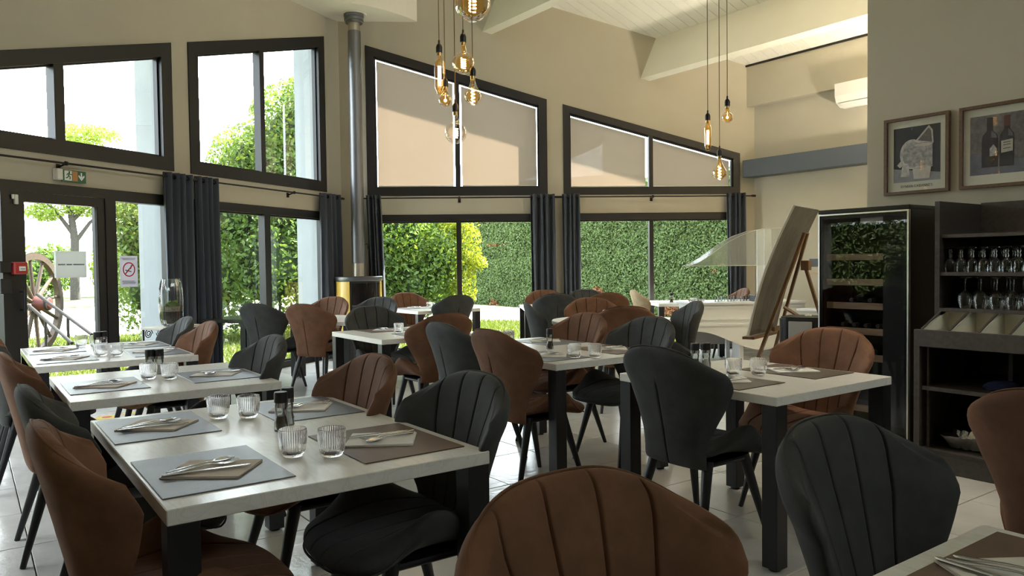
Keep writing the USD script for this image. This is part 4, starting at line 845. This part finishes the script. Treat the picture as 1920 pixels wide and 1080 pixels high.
# ---------------------------------------------------------------- buffet cart
CX, CY = 7.46, 6.47
t = thing('buffet_cart', 'white panelled buffet cart with a clear curved hood near the right wall', 'buffet', (CX, CY, 0), -32)
CW, CD = 1.45, .66
obj('top', bx(-.03, CW, -.03, CD, .775, .805, .004), 'cart_top', t)
obj('upper_panel', bx(.02, CW-.02, 0., .03, .53, .775), 'cart_white', t); obj('upper_panel', bx(.02, CW-.02, CD-.06, CD-.03, .53, .775), 'cart_white', t); obj('end_panel', bx(.0, .03, 0, CD-.03, .51, .775), 'cart_white', t); obj('end_panel', bx(CW-.03, CW, 0, CD-.03, .51, .775), 'cart_white', t)
obj('moulding', [bx(.06, CW-.06, -.012, 0, .735, .752), bx(.06, CW-.06, -.012, 0, .58, .60), bx(.0, CW, -.015, 0, .505, .535)], 'cart_white', t)
u = np.linspace(0, 1, 40); ap = Polygon([(.03, .53)]+[(.03, .44)]+[(.03+.9*k, .44-.25*math.sin(min(1, k*1.02)*PI/2)**2) for k in u]+[(.93+.45*k, .19+.25*math.sin(k*PI/2)**2) for k in u]+[(CW-.03, .53)])
obj('front_apron', pxz(ap.buffer(0), .0, .02), 'cart_white', t)
ap2 = Polygon([(.03, .53), (.03, .27)]+[(.03+.06*(1-math.cos(a)), .27-.06*math.sin(a)) for a in np.linspace(0, PI/2, 8)]+[(CW-.09, .21), (CW-.03, .27), (CW-.03, .53)])
obj('rear_apron', pxz(ap2, CD-.055, CD-.035), 'cart_grey', t, label='rear apron below the front one, its shade put into grey colour')  # shade on the far apron put into a grey colour
for x in (.62, CW-.12):
    for y in (.06, CD-.1): obj('leg', bx(x, x+.05, y, y+.05, 0, .53, .003), 'cart_white', t)
lv = obj('louvre_box', [bx(.68, 1.12, .20, .22, .02, .36), bx(.68, .70, .18, .5, .02, .36), bx(1.10, 1.12, .18, .5, .02, .36)], 'cart_white', t)
for k in range(7): obj('slat', T(bx(.70, 1.10, -.018, .018, -.003, .003), (0, .19, .05+.046*k), rx=-.7), 'cart_white', lv)
# hood: bent clear sheet with two clear ends, on thin posts
prof = [(-.02, 1.265), (.10, 1.305), (.22, 1.375), (.36, 1.475), (.50, 1.57), (.66, 1.65), (.84, 1.71), (1.05, 1.742), (1.38, 1.745)]
V = np.zeros((len(prof), 2, 3)); V[:, 0] = [(x, .12, z) for x, z in prof]; V[:, 1] = [(x, .42, z) for x, z in prof]
obj('hood', grid_solid(V, np.full((len(prof), 2), .003), np.full((len(prof), 2), .003), False), 'acrylic', t, 40, label='clear bent acrylic hood')
for y in (.115, .42): obj('hood_end', pxz(Polygon(prof+[(1.38, 1.265)]), y, y+.005), 'acrylic', t)
obj('hood_edge', [tube([(x, y, z) for x, z in prof], .0028, 6) for y in (.118, .422)]+[tube([(-.02, y, 1.265), (1.38, y, 1.265)], .0035, 6) for y in (.118, .422)], 'white_plastic', t, True)
for y in (.14, .39): obj('post', bx(.98, 1.07, y, y+.02, .80, 1.73), 'cart_white', t)
def on_cart(x, y, z=.805): c, s = math.cos(-K), math.sin(-K); return (CX+x*c-y*s, CY+x*s+y*c, z)
vr = stem_build('verrine', [(0, 0), (.022, 0), (.026, .004), (.030, .07), (.028, .07), (.024, .008), (0, .007)])
for k in range(9): put('verrine', vr, on_cart(.34+.055*k, .10+.05*(k % 3)), 0, f'little clear glass cup on the buffet cart, {ORD[k]} from the left', 'glass', 'little glass cups on the buffet cart')
for k in range(2): put('bowl', stem_build('bowl', [(0, 0), (.03, 0), (.05, .03), (.055, .05), (.052, .05), (.046, .03), (0, .006)]), on_cart(.02+.12*k, .12), 0, 'small clear bowl at the left end of the buffet cart, '+('outer one' if k == 0 else 'inner one'), 'bowl')
t = thing('black_box', 'small black tray box on the buffet cart beside the easel', 'box', on_cart(.93, .12), -32); obj('tray', bx(-.12, .14, -.1, .1, 0, .075, .004), 'black_plastic', t); obj('lid', bx(-.125, .145, -.105, .105, .075, .083, .003), 'black_plastic', t)

# ---------------------------------------------------------------- easel with a leaning panel, seen from behind
ang = 54.3-90+ (90-33) # degrees from +x of the panel's width direction
wd = math.radians(90-37-35.7); 
ex_, ey_ = 6.55, 4.72
t = thing('leaning_painting', 'large grey painted panel leaning on the wooden easel, seen edge-on from behind', 'picture', (ex_, ey_, 0), math.degrees(wd))
n1, n2 = 3, 18
q = np.linspace(0, 1, n2); xs = np.array([0, .45, .85]); mid = np.zeros((n1, n2, 3))
for i, x in enumerate(xs):
    mid[i, :, 0] = x; mid[i, :, 2] = .56+1.30*q; mid[i, :, 1] = .20-.46*q-.10*np.sin(q*PI)*-.55
obj('panel', grid_solid(mid, np.full((n1, n2), .012), np.full((n1, n2), .012), False), 'canvas_back', t, 30)
obj('edge_strip', tube(mid[0], .0145, 4), 'canvas_edge', t, label='lighter near edge')
t = thing('easel', 'brown wooden tripod easel behind the leaning grey panel', 'easel', (ex_, ey_, 0), math.degrees(wd))
def bar(a, b, w=.022, d=.014):
    a, b = np.array(a, float), np.array(b, float); z = b-a; L = np.linalg.norm(z); z /= L; x = np.cross(z, [0, 1, 0]); x /= np.linalg.norm(x); y = np.cross(z, x)
    return hull([p+sx*x*w+sy*y*d for p in (a, b) for sx in (-1, 1) for sy in (-1, 1)])
obj('leg', bar((.14, .26, .0), (.36, -.26, 1.60)), 'easel_wood', t); obj('leg', bar((.72, .26, .0), (.46, -.26, 1.60)), 'easel_wood', t); obj('rear_leg', bar((.43, -.62, 0), (.41, -.24, 1.30)), 'easel_wood', t)
obj('crossbar', bar((.18, .0, .62), (.66, .0, .62)), 'easel_wood', t); obj('ledge', bx(.0, .86, .14, .26, .52, .548, .003), 'easel_wood', t); obj('clamp', bx(.36, .46, -.30, -.22, 1.22, 1.32, .004), 'easel_wood', t); obj('brace', bar((.20, -.10, .85), (.43, -.50, .55), .014, .01), 'easel_wood', t)
t = thing('black_heater', 'black rounded portable heater with a grey side panel beside the fridge', 'heater', (6.18, 4.06, 0), 20)
body = m3.CrossSection([[(-.2, -.19), (.2, -.19), (.2, .19), (-.2, .19)]]).offset(-.09, m3.JoinType.Round, 2., 24).offset(.09, m3.JoinType.Round, 2., 24)
obj('body', man(m3.Manifold.extrude(body, .80)), 'black_plastic', t, 40); obj('top_rim', T(man(m3.Manifold.extrude(body.offset(-.012, m3.JoinType.Round, 2., 24), .015)), (0, 0, .80)), 'black_metal', t, 40)
obj('grey_panel', bx(-.208, -.198, -.11, .09, .40, .78, .004), 'cart_grey', t, label='grey side panel'); obj('handle', tube([(-.2, -.08, .62), (-.24, -.08, .60), (-.24, -.08, .46), (-.2, -.08, .44)], .012), 'black_metal', t, True); obj('knob', T(lathe([(0, 0), (.03, 0), (.028, .015), (0, .018)], 20), (.05, -.02, .815)), 'white_plastic', t, 40)
t = thing('serving_counter', 'pale serving counter with dark shelf seen between easel and fridge', 'counter', (8.35, 4.55, 0), 0)
obj('base', bx(0, .9, 0, 1.0, 0, .70, .004), 'bin_cream', t); obj('worktop', bx(-.03, .93, -.03, 1.03, .70, .73, .004), 'cart_top', t); obj('grey_box', bx(.2, .7, .2, .8, .73, .86, .006), 'cart_grey', t); obj('board', bx(.1, .8, .1, .9, .862, .885, .003), 'shelf_wood', t); obj('post', bx(.6, .66, .1, .16, .73, 1.34), 'cart_grey', t); obj('post', bx(.6, .66, .84, .9, .73, 1.34), 'cart_grey', t); obj('shelf', bx(.2, .8, .0, 1.0, 1.14, 1.17), 'shelf_wood', t); obj('dark_shelf', bx(.2, .8, .0, 1.0, 1.24, 1.34), 'band_grey', t)

# two unseen lamps behind the partition, placed to light the right wall
for k, (x, y) in enumerate(((8.7, 3.5), (8.6, 1.5))):
    t = thing('uplighter', ('unseen floor lamp lighting the right wall from behind the partition, farther one', 'unseen floor lamp lighting the right wall from behind the partition, nearer one')[k], 'lamp', (x, y, 0))
    obj('base', lathe([(0, 0), (.15, 0), (.15, .015), (.02, .03), (0, .03)], 32), 'black_metal', t, 30); obj('pole', tube([(0, 0, .02), (0, 0, 1.86)], .012), 'black_metal', t, True)
    obj('bowl', lathe([(0, 1.84), (.06, 1.85), (.14, 1.90), (.19, 1.98), (.185, 1.98), (.135, 1.91), (.05, 1.865), (0, 1.86)], 40), 'black_metal', t, 40); obj('lamp_disc', lathe([(0, 1.925), (.13, 1.92), (.13, 1.93), (0, 1.935)], 32), 'unseen_lamp_glow', t)

t = thing('ceiling_spot', 'small black ceiling spotlight out of view, lighting the table before the fridge', 'lamp', (4.35, 2.05, 0))  # out of view, placed to light the table before the fridge
obj('can', lathe([(.062, 5.66), (.068, 5.66), (.068, 5.965), (.0, 5.965), (0, 5.95), (.062, 5.95), (.062, 5.66)], 28), 'black_metal', t, 40); obj('lens', lathe([(0, 5.94), (.058, 5.94), (.058, 5.945), (0, 5.945)], 24), 'unseen_spot_glow', t); obj('rose', lathe([(0, 5.965), (.05, 5.965), (.05, 5.99), (0, 6.0)], 24), 'black_metal', t, 40)

# ---------------------------------------------------------------- outside
GZ = -.06
lawn_in = foot.buffer(.24, join_style=2)
road = Polygon([(-40, 20), (-10, 19), (1.5, 17.9), (7, 17.0), (10.4, 15.6), (12.4, 12.6), (13.1, 8), (13.2, -10), (14.5, -10), (14.5, 26.5), (10, 32.0), (-40, 33)])
big = sbox(-45, -30, 60, 70)
tag(obj('lawn', pxy(big.difference(lawn_in).difference(road), GZ-.3, GZ), 'grass'), 'sunlit green lawn around the building outside the windows', 'lawn', kind='stuff')
tag(obj('road', pxy(road, GZ-.3, GZ-.02), 'asphalt'), 'bright sunlit paved drive beyond the lawn', 'road', kind='stuff')
kb = thing('kerb', 'low grey kerb along the far side of the drive', 'kerb')
for k in range(12): obj('kerb_stone', bx(-14+2.0*k, -12.02+2.0*k, 32.4, 32.62, GZ-.1, GZ+.08, .01), 'kerb', kb)
rng = np.random.default_rng(21)
def blades(region, n, h):
    x0, y0, x1, y1 = region.bounds; p = np.stack([rng.uniform(x0, x1, n*3), rng.uniform(y0, y1, n*3)], 1)
    p = p[shapely.contains_xy(region, p[:, 0], p[:, 1])][:n]; k = len(p); a = rng.random(k)*2*PI; d = np.stack([np.cos(a), np.sin(a)], 1)*.012; hh = h*(.5+rng.random(k)); ln = rng.normal(size=(k, 2))*.03
    V = np.stack([np.c_[p-d, np.full(k, GZ-.005)], np.c_[p+d, np.full(k, GZ-.005)], np.c_[p+ln, GZ+hh]], 1).reshape(-1, 3)
    return trimesh.Trimesh(V, np.arange(k*3).reshape(-1, 3), process=False)
near = foot.buffer(9).difference(foot.buffer(.7)).difference(road).intersection(sbox(-4, 5, 15, 22))
tag(obj('grass_blades', blades(near, 60000, .07), 'grass_blade'), 'short grass blades growing on the lawn outside the windows', 'grass', kind='stuff')
# clipped conifer hedge along the drive
HX = 14.45
t = thing('hedge', 'tall clipped green conifer hedge along the drive behind the back windows', 'hedge')
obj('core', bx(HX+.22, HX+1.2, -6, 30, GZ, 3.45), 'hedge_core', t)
n = 230000; yy, zz = rng.uniform(-2, 30, n), rng.random(n)*3.6+GZ
lump = (meshkit.fbm(np.stack([yy*1.1, zz*1.6, 0*yy], 1), 4)-.5)
p = np.stack([HX+.12-.34*lump+rng.normal(size=n)*.05+.05*np.maximum(0, zz-3.2), yy, zz], 1); dd = np.tile([-1., 0, .35], (n, 1))
rust = (meshkit.noise(np.stack([yy*.75, zz*.9, 0*yy+4], 1), 9) > .87) & (zz < 2.0)
obj('foliage', leaf_quads(p[~rust], dd[~rust], int((~rust).sum()), .078, rng, .42, .1), 'hedge_leaf', t, kind='stuff'); obj('rusty_foliage', leaf_quads(p[rust], dd[rust], int(rust.sum()), .075, rng, .42, .1), 'rust_leaf', t, kind='stuff', label='rust brown dead patches')
def shrub(label, blobs, n, size, mat, trunks=(), extra=(), core=True, cat='shrub', name='shrub', asp=.55):
    t = thing(name, label, cat)
    obj('foliage', leaves(blobs, n, size, rng, asp), mat, t, kind='stuff')
    for b, k, sz, mt, nm in extra: obj(nm, leaves(b, k, sz, rng, asp), mt, t, kind='stuff')
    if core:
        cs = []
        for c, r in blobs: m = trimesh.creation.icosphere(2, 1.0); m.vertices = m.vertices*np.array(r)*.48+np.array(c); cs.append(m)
        obj('inner_shade', cs, 'hedge_core', t, True)  # dark solid blobs, shade inside the foliage put into colour
    if trunks: obj('stems', [tube(p_, r_, 7) for p_, r_ in trunks], 'bark', t, True)
    return t
bl = [((4.9, 15.0, 1.3), (1.2, 1.2, 1.4)), ((5.4, 15.4, 2.6), (1.2, 1.2, 1.5)), ((4.2, 15.2, 2.3), (.9, .9, 1.1)), ((5.6, 15.6, 4.0), (.9, .9, 1.2)), ((6.1, 15.3, 4.6), (.75, .75, .9)), ((4.7, 15.5, 3.4), (.8, .8, .8)), ((6.3, 14.9, 1.6), (1.1, 1.0, 1.5)), ((6.2, 15.3, 3.2), (1.0, 1.0, 1.2)), ((3.8, 14.9, 1.0), (.8, .8, 1.1))]
st = [([(4.6+.35*k, 14.6+.1*(k % 3), GZ), (4.65+.34*k, 14.7, .6), (4.7+.3*k, 15.0, 1.8)], [.03, .025, .015]) for k in range(8)]
shrub('tall leafy green shrub filling the left wall window', bl, 26000, .098, 'shrub_leaf', st, [([b for b in bl if b[0][2] > 2.9], 7000, .10, 'light_leaf', 'young_foliage')])  # upper leaves lighter, sun on the crown put into their colour
bl = [((7.7, 14.35, .9), (.85, .8, 1.0)), ((7.5, 14.5, 2.0), (.9, .85, 1.0)), ((8.2, 14.1, 1.4), (.6, .6, .9)), ((7.0, 14.6, 1.2), (.7, .7, 1.2))]
yl = [((8.75, 13.85, 1.75), (.34, .34, .75)), ((8.62, 13.9, .85), (.36, .36, .7)), ((8.95, 13.75, 1.35), (.28, .2, .18)), ((8.5, 13.95, 2.35), (.4, .35, .5))]
shrub('bright shrub with yellow right side in the first back window', bl, 8500, .10, 'shrub_leaf', [([(7.5+.15*k, 14.2, GZ), (7.5+.2*k, 14.3, .8)], [.025, .012]) for k in range(6)], [(yl, 2600, .09, 'yellow_leaf', 'yellow_foliage'), (bl[1:3], 1800, .10, 'light_leaf', 'light_foliage')])
bl = [((2.75, 15.75, 1.0), (.55, .55, 1.0)), ((2.65, 15.8, 1.9), (.6, .6, .8)), ((3.1, 15.8, 1.4), (.6, .6, 1.2))]
shrub('shrub with orange autumn top behind the no smoking notice', bl, 4200, .095, 'shrub_leaf', [([(2.75, 15.7, GZ), (2.7, 15.7, 1.0)], [.03, .015])], [([((2.75, 15.75, 2.25), (.68, .6, .75))], 2400, .085, 'autumn_leaf', 'autumn_foliage')])
t = thing('hedge', 'unseen dense dark green hedge outside the left window, mirrored in the fridge door', 'hedge')
obj('core', bx(-4.6, -3.75, -1, 10, GZ, 2.0), 'hedge_core', t); n = 22000; yy, zz = rng.uniform(-1, 10, n), rng.random(n)*2.2+GZ  # out of view, dims the left window and greens the fridge reflection
obj('foliage', leaf_quads(np.stack([-3.68+rng.normal(size=n)*.06, yy, zz], 1), np.tile([1., 0, .3], (n, 1)), n, .10, rng, .45, .1), 'hedge_leaf', t, kind='stuff')
# tree beyond the drive
bl = [((4.0, 39.8, 5.9), (1.9, 1.8, .9)), ((2.6, 39.5, 5.0), (1.3, 1.2, .6)), ((5.4, 40.0, 5.2), (1.4, 1.2, .7)), ((4.6, 39.5, 4.2), (1.0, .9, .5)), ((3.0, 39.8, 3.9), (.8, .8, .4)), ((4.3, 39.8, 6.8), (1.2, 1.2, .5)), ((6.2, 39.8, 4.3), (.8, .8, .4)), ((4.7, 39.8, 7.5), (1.5, 1.2, .4)), ((6.6, 39.8, 6.5), (1.2, 1.0, .35)), ((2.2, 39.6, 6.2), (1.1, 1.0, .35))]
br = [([(4.1, 39.8, GZ), (4.1, 39.8, 1.2), (4.15, 39.8, 2.6), (4.0, 39.8, 4.2), (4.1, 39.8, 5.8)], [.22, .19, .17, .12, .06])]+[([(4.12, 39.8, h), (4.12+dx*.5, 39.8, h+dz*.6), (4.12+dx, 39.8, h+dz)], [.10, .07, .03]) for h, dx, dz in ((2.5, 1.3, 1.6), (2.9, -1.4, 1.8), (3.6, 1.6, 1.5), (3.8, -1.0, 1.9))]
shrub('slender tree with grey trunk on the grass behind the white sign', bl, 11000, .17, 'light_leaf', br, core=False, cat='tree', name='tree')
for k, (x, y, r, h, mt) in enumerate(((-6, 42, 1.6, 2.4, 'shrub_leaf'), (-1.5, 43, 1.7, 2.9, 'light_leaf'), (2.8, 44, 1.7, 2.5, 'shrub_leaf'), (7.2, 43, 1.8, 2.7, 'light_leaf'), (11.5, 42, 2.4, 3.2, 'shrub_leaf'), (15.5, 40, 2.4, 3.4, 'shrub_leaf'))):
    shrub(('far green bush at the extreme left beyond the drive', 'far light green bush left of the slender tree', 'far dark green bush right behind the slender tree', 'far light green bush right of the slender tree', 'far bush hidden mostly by the orange shrub', 'far bush at the end of the hedge')[k], [((x, y, h*.45), (r, 1.5, h*.55)), ((x+1, y+.3, h*.6), (r*.6, 1.2, h*.45)), ((x-1.1, y, h*.5), (r*.6, 1.2, h*.5))], 2600, .26, mt, cat='bush', name='bush')
t = thing('white_post', 'thin white post standing in the grass beside the slender tree', 'post', (5.1, 37.2, GZ)); obj('shaft', tube([(0, 0, -.1), (0, 0, 3.0)], .10, 10), 'sign_white', t, 30); obj('head', bx(-.14, .14, -.14, .14, 3.0, 3.08, .02), 'sign_white', t)
# wagon wheel and rails just outside the door
wx, wy, wz, wr = .93, 14.75, .77, .83
t = thing('wagon_wheel', 'large weathered wooden wagon wheel with red hub outside the glass door', 'wheel', (wx, wy, wz), 0.)
wa = math.radians(58.); 
def wheel(m): return T(T(m, rx=PI/2), rz=wa)
obj('rim', wheel(lathe([(wr-.10, -.045), (wr-.10, .045), (wr, .045), (wr, -.045), (wr-.10, -.045)], 72)), 'wheel_wood', t, 40); obj('iron_tyre', wheel(lathe([(wr, -.04), (wr+.012, -.04), (wr+.012, .04), (wr, .04)], 72)), 'rail_grey', t, 40)
obj('hub', wheel(lathe([(0, -.20), (.08, -.20), (.11, -.12), (.13, -.02), (.12, .1), (.10, .24), (.07, .26), (0, .26)], 32)), 'hub_red', t, 40, label='red painted hub')
obj('hub_ring', wheel(lathe([(.10, .20), (.115, .20), (.115, .24), (.10, .24)], 32)), 'rail_grey', t, 40)
for k in range(12):
    a = 2*PI*k/12+.13; obj('spoke', wheel(tube([(.11*math.cos(a), .11*math.sin(a), 0), ((wr-.09)*math.cos(a), (wr-.09)*math.sin(a), 0)], [.036, .026], 8)), 'wheel_wood', t, 40)
for k, (lab, a, b, post) in enumerate((('sloping grey metal rail crossing the wagon wheel, upper one with its post', (.93, 14.1, .94), (1.48, 12.46, .38), .58), ('sloping grey metal rail outside the door, lower one with its post', (.80, 13.8, .78), (1.22, 12.40, .28), .40))):
    t = thing('sloping_rail', lab, 'rail'); a, b = np.array(a), np.array(b); obj('bar', tube([a, b], .024, 10), 'rail_grey', t, True); q = a+(b-a)*post; obj('post', tube([(q[0], q[1], GZ-.05), tuple(q)], .02, 10), 'rail_grey', t, True)
